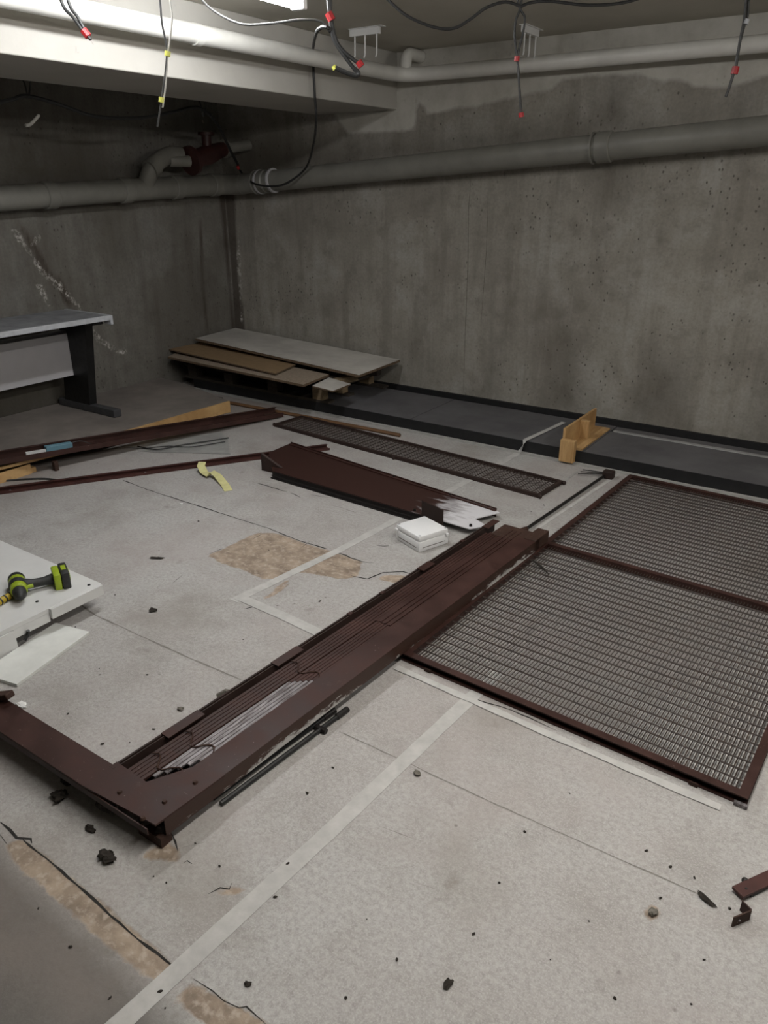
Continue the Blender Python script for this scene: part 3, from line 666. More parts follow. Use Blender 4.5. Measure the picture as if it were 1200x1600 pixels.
# ------------------------------------------------------------------ steel door frame with ribbed bundle
T = thing('steel_door_frame', 'long L shaped dark brown steel door frame with ribbed slats across the floor', 'door frame', (-1.25, 1.6, 0))
ZB = .032; ZT = .084
A0, A1 = V(-1.210, .862, 0), V(-1.083, 2.90, 0); d = (A1-A0).normalized(); LF = (A1-A0).length; sd = V(-d.y, d.x, 0)
mf = Matrix.Translation(A0+V(0, 0, ZB)) @ Matrix((d, sd, V(0, 0, 1))).transposed().to_4x4()
HT = ZT-ZB
def fb(bm, s0, s1, t0, t1, h0, h1, bev=0): box(bm, s0, s1, t0, t1, h0, h1, mf, bev)
# side channel
bm = newbm(); fb(bm, -.02, LF-.06, 0, .003, 0, HT-.0005); 
m, t, b_ = nt('side_paint'); P_ = pos(t); n1 = noise_n(t, pos(t, (6, 2.5, 9)), 9, 7, .7); sep = t.nodes.new('ShaderNodeSeparateXYZ'); lk(t, P_, sep.inputs[0])
y_ = sep.outputs[1]; z_ = sep.outputs[2]
g1 = math_n(t, 'MULTIPLY', mapr(t, y_, 1.02, 1.16), mapr(t, y_, 1.45, 1.62, 1, .0)); g2 = math_n(t, 'MULTIPLY', mapr(t, y_, 2.25, 2.45), mapr(t, y_, 2.7, 2.85, 1, 0))
g = math_n(t, 'ADD', math_n(t, 'MAXIMUM', g1, g2), .28)
low = mapr(t, z_, ZB+.005, ZT, .26, -.10)
mk = mapr(t, math_n(t, 'ADD', math_n(t, 'MULTIPLY', n1, .9), math_n(t, 'ADD', low, math_n(t, 'MULTIPLY', g, .2))), .83, .93)
lk(t, mixc(t, mk, (.036, .015, .009), (.46, .45, .43)), b_.inputs['Base Color']); b_.inputs['Roughness'].default_value = .5; bump(t, b_, n1, .2, .003)
obj('side_face', bm, 'side_paint', T, label='brown side face with white worn patches')
bm = newbm(); fb(bm, .10, LF-.10, .0, .09, HT-.003, HT, .001); obj('flat_band', bm, 'brown_steel', T)
bm = newbm(); fb(bm, 0, LF-.05, .003, .256, 0, .006); obj('base_sheet', bm, 'brown_steel_matt', T)
# broad smooth band further back
bm = newbm(); fb(bm, 1.02, LF-.06, .09, .158, HT-.008, HT-.0035); obj('rear_band', bm, 'brown_steel', T)
# bare metal slats in the near half, brown slats in the far half (same rows)
for i in range(5):
    t0 = .092+i*.0125; s0 = .17-.028*i; 
    bm = newbm(); fb(bm, s0, .62-.012*i, t0, t0+.0112, HT-.010, HT-.003, .0015); obj('slat', bm, 'bare_steel', T, label='slat worn to bare grey metal')
    bm = newbm(); fb(bm, .6215-.012*i, 1.018, t0, t0+.0112, HT-.010, HT-.003, .0015); obj('slat', bm, 'brown_steel', T)
for i in range(3):
    t0 = .095+i*.020
    bm = newbm(); fb(bm, 1.02, LF-.05, t0, t0+.006, HT-.004, HT-.0005); obj('rib', bm, 'brown_steel', T)
for i in range(5):
    t0 = .160+i*.0135
    bm = newbm(); fb(bm, .01, LF-.06-.02*i, t0, t0+.0118, HT-.014, HT-.005, .0015); obj('slat', bm, 'brown_steel', T)
# outer slotted rail
bm = newbm(); fb(bm, .01, LF-.02, .246, .2495, .006, HT+.002); fb(bm, .01, LF-.02, .256, .262, -.02, HT+.002)
obj('outer_rail', bm, 'brown_steel_matt', T)
for s0, s1 in ((.005, .012), (.17, .30), (.60, .72), (.98, 1.0), (1.17, 1.19), (1.42, 1.50), (1.74, 1.76), (1.93, LF-.01)):
    bm = newbm(); fb(bm, s0, s1, .228 if s1-s0 > .05 else .246, .262, HT+.002, HT+.005); obj('rail_plate', bm, 'brown_steel', T)
# tie wires across slats
for s in (.10, .21, .64):
    bm = newbm(); pts = [mf@V(s+.02*math.sin(i), .088+.0145*i, HT-.001+.002*(i % 2)) for i in range(10)]; tube(bm, pts, .0022, 5); obj('tie_wire', bm, 'rust_steel', T)
# corner plate and header arm
cor = [V(-1.213, .817, ZT), V(-1.195, 1.03, ZT), V(-1.215, 1.03, ZT), V(-1.29, 1.0, ZT), V(-1.345, .90, ZT), V(-1.47, .905, ZT), V(-1.47, .80, ZT)]
bm = newbm(); prism(bm, [(p.x, p.y) for p in cor], ZT-.001, ZT+.0045); obj('corner_plate', bm, 'brown_steel', T)
bm = newbm(); box(bm, -2.03, -1.47, .800, .894, ZT-.002, ZT+.003, Matrix.Translation((0, 0, 0)), .001)
box(bm, -2.03, -1.22, .891, .8945, ZT-.04, ZT-.003); box(bm, -2.03, -1.225, .800, .803, ZT-.022, ZT-.003); obj('header_arm', bm, 'brown_steel', T)
for p in ((223, 1278), (257, 1252), (305, 1222), (187, 1237)):
    q = pz(*p, ZT+.007); bm = newbm(); bmesh.ops.create_cone(bm, cap_ends=True, segments=10, radius1=.0075, radius2=.005, depth=.006, matrix=Matrix.Translation(q)); obj('bolt', bm, 'rust_steel', T)
for i in range(9):      # torn fixing lumps under the corner
    q = V(-1.24-.045*i+R.uniform(-.01, .01), .83+R.uniform(-.01, .03), R.uniform(.02, .05)); bm = newbm()
    bmesh.ops.create_icosphere(bm, subdivisions=2, radius=R.uniform(.016, .026), matrix=Matrix.Translation(q))
    for v in bm.verts: v.co += Vector(noise.noise_vector(v.co*60))*.012; v.co.z = max(v.co.z, .001)
    obj('fixing_lump', bm, 'rust_flake', T)
bm = newbm(); box(bm, -1.30, -1.215, .826, .86, .001, ZB-.001); obj('foot_block', bm, 'rust_steel', T)
bm = newbm(); box(bm, -2.02, -1.99, .85, .88, .0005, ZT-.003); obj('arm_bracket', bm, 'rust_steel', T)
q = pz(8, 1092, ZT+.02); bm = newbm(); beam(bm, q+V(-.05, 0, -.012), q+V(.012, .012, .012), .03, .02, bev=.004); obj('end_catch', bm, 'rust_steel', T)
# far end: raw box end and rough cap
bm = newbm(); fb(bm, LF-.10, LF+.035, .0, .055, .002, HT+.004, .003); obj('end_block', bm, 'rust_steel', T, label='rust brown box shaped end')
bm = newbm(); fb(bm, LF-.14, LF-.01, .055, .20, HT-.012, HT-.002, .002); obj('end_cap', bm, 'rust_steel', T)
bm = newbm(); fb(bm, .985, .995, .0, .05, HT+.0002, HT+.002); fb(bm, .96, 1.01, .012, .022, HT+.0002, HT+.002); obj('scrape', bm, 'white_mark', T, label='white scrape marks') if False else bm.free()
bm = newbm(); q = pz(340, 1088, .02); tube(bm, [q, q+V(.02, .02, .015), q+V(.05, .02, .02)], .009, 6); obj('bolt', bm, 'flake_grey', T)

# two slim black rods beside the frame
for k, (a, b, lab) in enumerate((((338, 1250), (528, 1112), 'slim black rod nearer the steel frame of two lying together'), ((345, 1256), (543, 1108), 'slim black rod with a capped end lying outermost beside the frame'))):
    T = thing('steel_rod', lab, 'rod', pz(*a, 0)); a_ = pz(*a, .009); b_ = pz(*b, .009)
    if k == 0: a_ += V(-.012, 0, .0); b_ += V(-.012, 0, 0)
    bm = newbm(); tube(bm, [a_, b_], .0075, 8); obj('bar', bm, 'black_metal', T, True)
    dd = (b_-a_).normalized(); bm = newbm(); tube(bm, [b_-dd*.05, b_], .010, 8); cp = obj('cap', bm, 'dark_steel', T, True)
    if k: bm = newbm(); tube(bm, [b_-dd*.12+V(-.018, 0, 0), b_-dd*.12+V(.02, 0, 0)], .009, 8); obj('cross_pin', bm, 'dark_steel', T, True)

# ------------------------------------------------------------------ locking bar between tray and mesh door
T = thing('locking_bar', 'thin dark steel locking bar with bolt head beside the mesh door', 'bar', pz(880, 785, 0))
a_, b_ = pz(817, 830, .016), pz(948, 741, .016)
bm = newbm(); tube(bm, [a_, b_], .008, 8); obj('rod', bm, 'dark_steel', T, True)
bm = newbm(); tube(bm, [a_+V(-.012, -.02, 0), a_+V(.004, .03, 0)], .014, 8); obj('foot', bm, 'rust_steel', T, True)
bm = newbm(); q = pz(952, 742, .022); box(bm, q.x-.035, q.x+.025, q.y-.02, q.y+.03, .001, .045, None, .006); obj('bolt_head', bm, 'brown_steel_matt', T)
for k in range(3):
    bm = newbm(); tube(bm, [q+V(-.02, -.01+.012*k, .004), pz(903+4*k, 740-3*k, .012)], .003, 6); obj('prong', bm, 'dark_steel', T)
ribbon('floor_strip', [tuple(pz(838, 826)[:2]), tuple(pz(965, 742)[:2])], .022, 'masking_tape', 'narrow pale strip on the floor between locking bar and mesh door', 'strip', ragged=.05)

# ------------------------------------------------------------------ pine stop standing on the platform edge
T = thing('pine_stop', 'pine timber stop with upright boards standing over the platform edge', 'timber stop', (-1.42, 4.3, 0))
# upright board running back from the front post, with a brace and a base board on its right
x0 = -1.475; yF, yR = 4.045, 4.60
bm = newbm(); box(bm, x0, x0+.016, yF+.03, yR, DZ+.0015, .205, None, .001); obj('upright_board', bm, 'pine', T)
bm = newbm(); box(bm, x0, x0+.088, yF-.005, yF+.035, .0135, .146, None, .003)
obj('front_post', bm, 'pine', T)
bm = newbm(); box(bm, x0+.017, x0+.115, 4.09+.005, yR-.0, DZ+.0015, DZ+.012); obj('base_board', bm, 'pine', T)
bm = newbm(); box(bm, x0+.017, x0+.075, 4.30, 4.335, DZ+.0125, .200, None, .002); obj('brace', bm, 'pine', T)

# ------------------------------------------------------------------ white cabinet carcass lying at left, with drill
zt = .10
T = thing('white_cabinet', 'white cabinet carcass lying flat on the floor at the left edge', 'cabinet', (-2.8, 1.2, 0))
bm = newbm(); box(bm, -3.5, -2.315, .80, 1.495, zt-.018, zt, Matrix.Rotation(0, 4, 'Z'), .001); obj('top_panel', bm, 'white_paint', T)
bm = newbm(); box(bm, -2.315, -2.300, 1.27, 1.49, zt-.040, zt-.001); box(bm, -2.333, -2.318, 1.12, 1.27, zt-.055, zt-.019); box(bm, -2.333, -2.310, .80, 1.13, .0005, zt-.019); obj('side_panel', bm, 'white_paint', T)
bm = newbm(); box(bm, -3.5, -2.34, 1.465, 1.480, zt-.05, zt-.019); obj('rear_lip', bm, 'white_paint', T)
bm = newbm(); box(bm, -3.48, -2.6, .85, .95, .0005, zt-.019); box(bm, -3.48, -3.38, 1.0, 1.46, .0005, zt-.019); box(bm, -2.9, -2.6, 1.30, 1.44, .0005, zt-.019); obj('support_batten', bm, 'dark_timber', T)
bm = newbm(); tube(bm, smooth_path([pz(44, 985, .06), pz(43, 992, .04), pz(39, 1000, .03)]), .006, 6); obj('handle', bm, 'black_metal', T)
for p in ((58, 940), (139, 914)):
    q = pz(*p, zt); bm = newbm(); bmesh.ops.create_cone(bm, cap_ends=True, segments=12, radius1=.006, radius2=.006, depth=.002, matrix=Matrix.Translation(q+V(0, 0, .0005))); obj('screw_hole', bm, 'black_metal', T)
bd = [(-2.30, .86), (-2.135, 1.00), (-2.20, 1.345), (-2.37, 1.31)]
bd = [tuple(pz(*p, .012)[:2]) for p in ((140, 987), (26, 1070), (-8, 1055))]; bd.append((-2.275, .99)); 
bd = [tuple(pz(140, 987, .012)[:2]), tuple(pz(86, 973, .012)[:2]), tuple(pz(-70, 1045, .012)[:2]), tuple(pz(26, 1069, .012)[:2])]
bd[2] = (bd[1][0]+bd[3][0]-bd[0][0], bd[1][1]+bd[3][1]-bd[0][1])
bd = [(p[0]+.0, p[1]) for p in bd]
bm = newbm(); prism(bm, bd, .001, .012); tag(obj('plasterboard_offcut', bm, 'plasterboard'), 'small white board offcut on the floor in front of the cabinet carcass', 'board')

T = thing('cordless_drill', 'lime green and black cordless drill lying on the white cabinet carcass', 'drill', pz(50, 915, zt))
hd = pz(28, 915, zt+.032); ft = pz(82, 902, zt+.035)
ax = (ft-hd); ax.z = 0; ax.normalize()             # along the grip
bx_ = V(-ax.y, ax.x, 0)                            # barrel axis (points away from grip plane)
def dm(o): return Matrix.Translation(o) @ Matrix((bx_, ax, V(0, 0, 1))).transposed().to_4x4()
D0 = dm(hd)
def barrel(bm, segs, seg=18):
    tube(bm, [D0@V(x, 0, 0) for x, r in segs], [r for x, r in segs], seg)
bm = newbm(); barrel(bm, [(-.05, .024), (-.045, .030), (.03, .031), (.040, .029)]); obj('motor_housing', bm, 'lime_plastic', T, True)
bm = newbm(); barrel(bm, [(.0405, .030), (.055, .031), (.068, .026), (.073, .014)]); obj('rear_cap', bm, 'charcoal_rubber', T, True)
bm = newbm(); barrel(bm, [(-.0505, .024), (-.075, .0235), (-.085, .018), (-.10, .012), (-.104, .006)]); obj('chuck', bm, 'charcoal_rubber', T, True)
bm = newbm(); barrel(bm, [(-.02, .0318), (.0, .0325), (.01, .0318)]); obj('grip_band', bm, 'charcoal_rubber', T, True)
bm = newbm(); tube(bm, [D0@V(.0, .022, 0), D0@V(-.005, .05, -.002), D0@V(-.003, .09, -.004), D0@V(.0, .125, -.003)], [.022, .017, .0165, .022], 12); obj('grip', bm, 'charcoal_rubber', T, True)
bm = newbm(); tube(bm, [D0@V(-.028, .03, 0), D0@V(-.026, .05, 0)], .007, 8); obj('trigger', bm, 'lime_plastic', T, True)
bm = newbm(); box(bm, -.05, .045, .122, .148, -.0345, .030, D0, .006); obj('battery_mount', bm, 'lime_plastic', T, True)
bm = newbm(); box(bm, -.055, .05, .1485, .178, -.034, .034, D0, .006); bt = obj('battery', bm, 'charcoal_rubber', T, True)
bm = newbm(); box(bm, -.03, .03, .1785, .181, -.012, .020, D0, .001); box(bm, .0503, .052, .152, .174, -.02, .02, D0); box(bm, -.02, .02, .155, .172, .0343, .0355, D0); obj('battery_panel', bm, 'lime_plastic', bt)
T = thing('hand_tool', 'yellow and black ribbed tool lying on the cabinet beside the drill', 'tool', pz(8, 940, zt))
a_, b_ = pz(-25, 955, zt+.014), pz(20, 928, zt+.014); dd = (b_-a_).normalized()
bm = newbm(); tube(bm, [a_, b_], .013, 10); obj('handle', bm, 'amber_plastic', T, True)
for k in range(4):
    q = a_.lerp(b_, .35+.17*k); bm = newbm(); tube(bm, [q, q+dd*.006], .0142, 10); obj('grip_ring', bm, 'charcoal_rubber', T, True)
bm = newbm(); tube(bm, [b_, pz(34, 920, zt+.012)], .006, 8); obj('shank', bm, 'charcoal_rubber', T, True)

# ------------------------------------------------------------------ steel bits at the right edge
T = thing('flat_bar', 'dark steel flat bar with a hole at the right edge of the floor', 'flat bar', (.05, 1.53, 0))
a_, b_ = pz(1152, 1395, .012), pz(1260, 1345, .012)
bm = newbm(); beam(bm, a_, b_, .032, .008, bev=.001); obj('bar', bm, 'reddish_steel', T)
bm = newbm(); q = pz(1166, 1388, .0165); bmesh.ops.create_cone(bm, cap_ends=True, segments=10, radius1=.003, radius2=.003, depth=.001, matrix=Matrix.Translation(q)); obj('hole', bm, 'black_metal', T)
bm = newbm(); q = pz(1164, 1376, .01); bmesh.ops.create_icosphere(bm, subdivisions=2, radius=.008, matrix=Matrix.Translation(q)); obj('nut', bm, 'dark_steel', T)
bm = newbm(); beam(bm, V(a_.x, a_.y, .004)+V(.02, .02, 0), V(b_.x, b_.y, .004), .02, .007); obj('lower_bar', bm, 'dark_steel', T)
T = thing('angle_bracket', 'small rusty angle bracket standing on the floor below the flat bar', 'bracket', (.0, 1.42, 0))
p0, p1, p2 = pz(1143, 1448, 0), pz(1170, 1437, 0), pz(1156, 1422, 0)
bm = newbm(); hb = .030
beam(bm, V(p0.x, p0.y, hb/2), V(p1.x, p1.y, hb/2), .003, hb); obj('front_leaf', bm, 'rust_steel', T)
bm = newbm(); beam(bm, V(p1.x, p1.y+.002, hb/2), V(p2.x, p2.y, hb/2), .003, hb); obj('rear_leaf', bm, 'brown_steel', T)
bm = newbm(); q = V(*p0.lerp(p1, .35)); bmesh.ops.create_uvsphere(bm, u_segments=8, v_segments=6, radius=.0028, matrix=Matrix.Translation(q+V(.001, -.002, .015))); obj('rivet', bm, 'bare_steel', T)

# ------------------------------------------------------------------ debris, each crumb its own
def lump(p, size, m, name, label, group=None, flat=.5, stretch=1, ang=0):
    q = pz(*p, 0); bm = newbm(); bmesh.ops.create_icosphere(bm, subdivisions=3, radius=size)
    sdn = R.uniform(0, 50)
    for v in bm.verts:
        n = noise.noise_vector(v.co/size*1.3+V(sdn, 0, 0)); n2 = noise.noise_vector(v.co/size*3.5+V(0, sdn, 0)); v.co += Vector(n)*size*.75+Vector(n2)*size*.3
        v.co.x *= stretch; v.co.z *= flat
    bmesh.ops.rotate(bm, verts=bm.verts, matrix=Matrix.Rotation(ang, 3, 'Z')); lo = min(v.co.z for v in bm.verts)
    bmesh.ops.translate(bm, verts=bm.verts, vec=q-V(0, 0, lo-.0005)); tag(obj(name, bm, m), label, 'debris', group)
lump((93, 1249), .019, 'rust_flake', 'rust_lump', 'biggest dark rust lump on the floor below the steel arm', flat=.5)
lump((168, 1343), .014, 'rust_flake', 'rust_lump', 'dark rust lump near the tan chipped strip at lower left', stretch=1.7, flat=.5)
lump((142, 1297), .008, 'rust_flake', 'rust_lump', 'small rust crumb between the arm and the tan chipped strip', stretch=1.8)
lump((282, 1109), .008, 'flake_grey', 'concrete_chip', 'grey brown concrete chip left of the ribbed frame', stretch=1.3)
lump((240, 955), .011, 'rust_flake', 'rust_lump', 'black crumb left of the tape corner', stretch=1.4, flat=.3)
lump((1103, 1406), .006, 'rust_flake', 'screw_scrap', 'dark twisted screw scrap left of the flat bar', stretch=3.5, ang=-.5)
lump((1020, 1428), .009, 'flake_grey', 'concrete_chip', 'pale crumbled concrete chip left of the angle bracket', stretch=1.3, ang=.8)
lump((700, 1538), .007, 'rust_flake', 'rust_lump', 'dark blob near the bottom edge of the floor', stretch=1.5, ang=1.4, flat=.25)
lump((387, 1538), .0045, 'rust_flake', 'rust_lump', 'small dark crumb right of the long tape near the bottom', stretch=1.7, ang=.4)
lump((652, 1210), .008, 'flake_grey', 'concrete_chip', 'brown concrete chip beside the long foreground tape', stretch=1.2)
lump((245, 873), .010, 'rust_flake', 'metal_shaving', 'dark curled shaving left of the tan chipped patch', stretch=3, ang=.5, flat=.2)
lump((892, 793), .006, 'white_mark', 'white_crumb', 'tiny white crumb beside the locking bar')
lump((283, 788), .008, 'white_mark', 'white_crumb', 'pale crumb on the floor below the yellow paper strip', flat=.2)
lump((580, 735), .004, 'rust_flake', 'metal_shaving', 'thin shaving on the floor between tray and narrow mesh panel', stretch=4, ang=2)
lump((310, 815), .004, 'rust_flake', 'metal_shaving', 'thin splinter beside the long floor joint', stretch=1)
lump((34, 1102), .010, 'white_mark', 'white_crumb', 'white crumb beside the free end of the steel arm', stretch=1.8, flat=.3)
for p in ((573, 1437), (343, 1354), (305, 1318), (275, 1268), (230, 1055), (260, 1380), (240, 1370), (1047, 1355), (1032, 1404), (1085, 1372), (1140, 1420), (155, 1045), (240, 1140), (106, 1116), (380, 1000), (590, 985), (500, 940), (640, 945), (258, 1576), (250, 1550), (172, 1560), (430, 1402),
          (124, 1152), (160, 1163), (203, 1161), (520, 1200), (480, 1240), (450, 1350), (780, 1380), (860, 1500), (920, 1440), (960, 1560), (620, 1500), (540, 1560), (820, 1300), (890, 1240), (1010, 1330), (1100, 1500), (1080, 1570), (740, 1460), (30, 1170), (60, 1420), (110, 1480), (660, 900), (420, 860), (118, 980), (180, 930), (560, 760), (610, 790), (850, 790), (830, 800)):
    lump(p, R.uniform(.0013, .003), 'rust_flake', 'floor_crumb', 'tiny dark crumb scattered on the concrete floor', 'crumbs scattered on the floor', .5, R.uniform(1, 2.2), R.uniform(0, 3))

# ------------------------------------------------------------------ ceiling: lamps
def batten(x, y0, y1, m, label, r=.024):
    T = thing('fluorescent_lamp', label, 'lamp', (x, (y0+y1)/2, ZC))
    bm = newbm(); box(bm, x-.03, x+.03, y0-.02, y1+.02, ZC-.075, ZC-.0005, None, .004); obj('housing', bm, 'white_paint', T)
    bm = newbm(); n = 9; pr = []
    for yy in (y0, y1):
        pr.append([bm.verts.new((x+math.cos(math.pi*(1+k/(n-1)))*.034, yy, ZC-.076+math.sin(math.pi*(1+k/(n-1)))*.042)) for k in range(n)])
    for k in range(n-1): bm.faces.new((pr[0][k], pr[0][k+1], pr[1][k+1], pr[1][k]))
    bm.faces.new((pr[0][0], pr[1][0], pr[1][-1], pr[0][-1])); bm.faces.new(pr[0][::-1]); bm.faces.new(pr[1]); obj('diffuser', bm, m, T)
    for yy in (y0-.018, y1+.018):
        bm = newbm(); box(bm, x-.036, x+.036, yy-.016, yy+.016, ZC-.118, ZC-.076, None, .006); obj('end_cap', bm, 'white_plastic', T)
LX = pz(470, 8, ZC-.10)
batten(LX.x-.01, LX.y-1.22, LX.y-.02, 'lamp_main', 'lit white fluorescent ceiling lamp at the top of the photo beside the beam')
batten(1.1, 2.2, 3.5, 'lamp_side', 'lit fluorescent ceiling lamp further right outside the photo')
batten(-.35, .75, 2.0, 'lamp_near', 'lit fluorescent ceiling lamp above the foreground floor outside the photo')

# ------------------------------------------------------------------ white pipes along beam and back wall
T = thing('white_pipe', 'white painted pipe running along the beam and the back wall under the ceiling', 'pipe', (-2.98, 4.68, 2.1))
rp = .042; cz = 2.155
bm = newbm(); cor = [V(-3.0, YN+.02, cz-.03), V(-3.0, 1.5, cz-.01), V(-3.0, 4.40, cz+.0)]
arc = [V(-3.0+.16*(1-math.cos(a)), 4.52+.16*math.sin(a), cz) for a in [i*math.pi/16 for i in range(9)]]
tube(bm, cor+arc+[V(-2.4, 4.68, cz), V(XR-.02, 4.68, cz)], rp, 20); obj('run', bm, 'pipe_white', T, True)
bm = newbm(); tube(bm, [V(-2.955, 4.64, cz), V(-2.955, 4.65, cz+.07)]+[V(-2.955, 4.65+.05*(1-math.cos(a)), cz+.07+.05*math.sin(a)) for a in [i*math.pi/12 for i in range(1, 7)]]+[V(-2.955, YW-.005, cz+.12)], .036, 18); obj('riser', bm, 'pipe_white', T, True)
for y in (2.9, ):
    bm = newbm(); tube(bm, [V(-3.0, y-.02, cz-.007), V(-3.0, y+.02, cz-.007)], rp+.004, 20); obj('collar', bm, 'pipe_white', T, True)
for p, axis, lab in (((-2.83, 4.02), 'x', 'white three rod pipe hanger near the beam'), ((-2.05, 4.51), 'y', 'white pipe hanger over the pipe on the back wall')):
    T = thing('pipe_hanger', lab, 'hanger', (*p, ZC))
    L = .10; ux = V(1, 0, 0) if axis == 'x' else V(0, 1, 0); c = V(*p, ZC-.02)
    bm = newbm(); beam(bm, c-ux*L+V(0, 0, .0), c+ux*L, .022, .034, bev=.002); beam(bm, c-ux*(L-.0)+V(0, 0, .018), c+ux*(L+.025)+V(0, 0, .018), .045, .003); obj('rail', bm, 'white_paint', T)
    for k in (-.07, 0, .08):
        q = c+ux*k; bm = newbm(); tube(bm, [q+V(0, 0, -.017), q+V(0, 0, -.11), q+ux*-.008+V(0, 0, -.125)], .0045, 6); obj('rod', bm, 'white_paint', T, True)

# ------------------------------------------------------------------ grey drain pipe round the corner
T = thing('drain_pipe', 'thick grey drain pipe running along both concrete walls', 'pipe', (-4.6, 4.6, 1.4))
rd = .074
bR, bM, bL = py(1200, 204, 4.70), py(940, 228, 4.70), py(430, 282, 4.70)
dB = (bR-bL)/(bR.x-bL.x)
def atx(x): return V(x, 4.70, bL.z+dB.z*(x-bL.x))
lA, lB = px(0, 310, -4.70), px(330, 289, -4.70); dL = (lB-lA)/(lB.y-lA.y)
def aty(y): return V(-4.70, y, lA.z+dL.z*(y-lA.y))
ca, cb = aty(4.50), atx(-4.50); mid = V(-4.67, 4.67, (ca.z+cb.z)/2)
bm = newbm(); tube(bm, [aty(YN+.02), aty(2), ca], rd, 22); obj('left_run', bm, 'pipe_grey', T, True)
bm = newbm(); tube(bm, [cb, atx(-2), atx(XR-.02)], rd, 22); obj('back_run', bm, 'pipe_grey', T, True)
bm = newbm(); tube(bm, smooth_path([ca-V(0, .02, 0), V(-4.70, 4.58, ca.z+.003), mid, V(-4.58, 4.70, cb.z-.003), cb+V(.02, 0, 0)], 5), rd+.002, 22); obj('corner_bend', bm, 'pipe_grey', T, True)
def collar(p, d, L=.09, r=rd+.010):
    d = Vector(d).normalized(); bm = newbm(); tube(bm, [p-d*L/2, p-d*(L/2-.006), p+d*(L/2-.006), p+d*L/2], [r-.006, r, r, r-.006], 22)
    return bm
for x in (py(945, 228, 4.70).x, -4.28): 
    obj('socket', collar(atx(x), dB), 'pipe_grey', T, True)
    bm = newbm(); tube(bm, [atx(x-.07), atx(x-.058)], rd+.013, 22); obj('seal_ring', bm, 'pipe_grey', T, True)
for pxl in (75, 195, 275, 335):
    q = aty(px(pxl, 300, -4.70).y); obj('socket', collar(q, dL, .08), 'pipe_grey', T, True)
# pale clips at the corner
for p in ((408, 285), (428, 290)):
    q = py(*p, 4.70); bm = newbm(); tube(bm, [atx(q.x-.008), atx(q.x+.008)], rd+.014, 22); obj('pipe_clip', bm, 'modesty', T, True)
# branch elbow rising at left of the corner
q0 = aty(px(225, 290, -4.70).y); q1 = px(238, 262, -4.62); q2_ = px(262, 243, -4.62)
bm = newbm(); tube(bm, smooth_path([q0, q1, q2_, px(283, 243, -4.6)], 6), .058, 18); obj('branch', bm, 'pipe_grey', T, True)
bm = newbm(); dd = (q2_-q1).normalized(); tube(bm, [q1-dd*.03, q1+dd*.03], .066, 18); obj('socket', bm, 'pipe_grey', T, True)
# maroon valve with flanges
T = thing('red_valve', 'dark red flanged valve in the dark corner above the drain pipe', 'valve', px(320, 240, -4.55))
v0, v1 = px(296, 252, -4.55), px(352, 232, -4.55); dv = (v1-v0).normalized()
bm = newbm(); tube(bm, [v0, v0+dv*.03], .10, 22); obj('flange', bm, 'maroon', T, True)
bm = newbm(); tube(bm, [v0+dv*.03, v0.lerp(v1, .5), v1-dv*.02], [.055, .07, .05], 18); obj('valve_body', bm, 'maroon', T, True)
bm = newbm(); tube(bm, [v1-dv*.02, v1+dv*.01], .065, 20); obj('flange', bm, 'pipe_grey', T, True)
c = v0.lerp(v1, .5); bm = newbm(); tube(bm, [c, c+V(0, 0, .13)], .035, 14); tube(bm, [c+V(0, 0, .13), c+V(0, 0, .15)], .06, 14); obj('bonnet', bm, 'maroon', T, True)
for e_ in ((v1, V(v1.x+.05, YW-.02, v1.z+.03)), (v0, V(v0.x-.05, v0.y-.15, v0.z))):
    bm = newbm(); tube(bm, e_, .04, 14); obj('stub', bm, 'pipe_grey', T, True)

# ------------------------------------------------------------------ cables
def cable(name, paths, mats, label, rads=None, ends=(), group=None, cat='cable'):
    allp = [Vector(p) for pth in paths for p in pth]
    T = thing(name, label, cat, max(allp, key=lambda p: p.z), group)
    for i, pth in enumerate(paths):
        bm = newbm(); tube(bm, smooth_path(pth, 6), (rads or [.006]*9)[i], 8); obj('cable_strand', bm, mats[i], T, True)
    for (p, q, r, m, nm) in ends:
        bm = newbm(); tube(bm, [Vector(p), Vector(q)], r, 8); obj(nm, bm, m, T, True)
    return T
def up(x, y, D): p = pd(x, y, D); return V(p.x, p.y, ZC-.001)
def tops(x, D):   # off-frame top attachment
    p = pd(x, 0, D); return V(p.x, p.y, ZC-.0005)
g = lambda D: (lambda x, y: pd(x, y, D))
a = g(3.3)
cable('hanging_cable', [[tops(90, 3.3), a(95, 0), a(115, 28), a(132, 52)], [tops(100, 3.3), a(106, 0), a(122, 28), a(134, 50)]], ['black_cable']*2,
      'pair of short black cables tied with red at top left', [.006, .006], [(a(130, 47), a(138, 57), .014, 'red_plastic', 'red_tape'), (a(138, 57), a(142, 62), .006, 'black_cable', 'tip')])
a = g(3.0)
cable('hanging_cable', [[tops(252, 3.0), a(250, 0), a(253, 35), a(259, 65), a(261, 84), a(257, 125), a(252, 158), a(246, 198)], [tops(268, 3.0), a(266, 0), a(269, 25), a(265, 65), a(262, 84), a(259, 130), a(254, 168)]], ['grey_cable', 'white_cable'],
      'pale hanging wires with two yellow clips at left', [.0035, .0032], [(a(262, 80), a(261.5, 88), .010, 'yellow_plastic', 'yellow_clip'), (a(253, 152), a(252, 160), .010, 'yellow_plastic', 'yellow_clip')])
a = g(3.55)
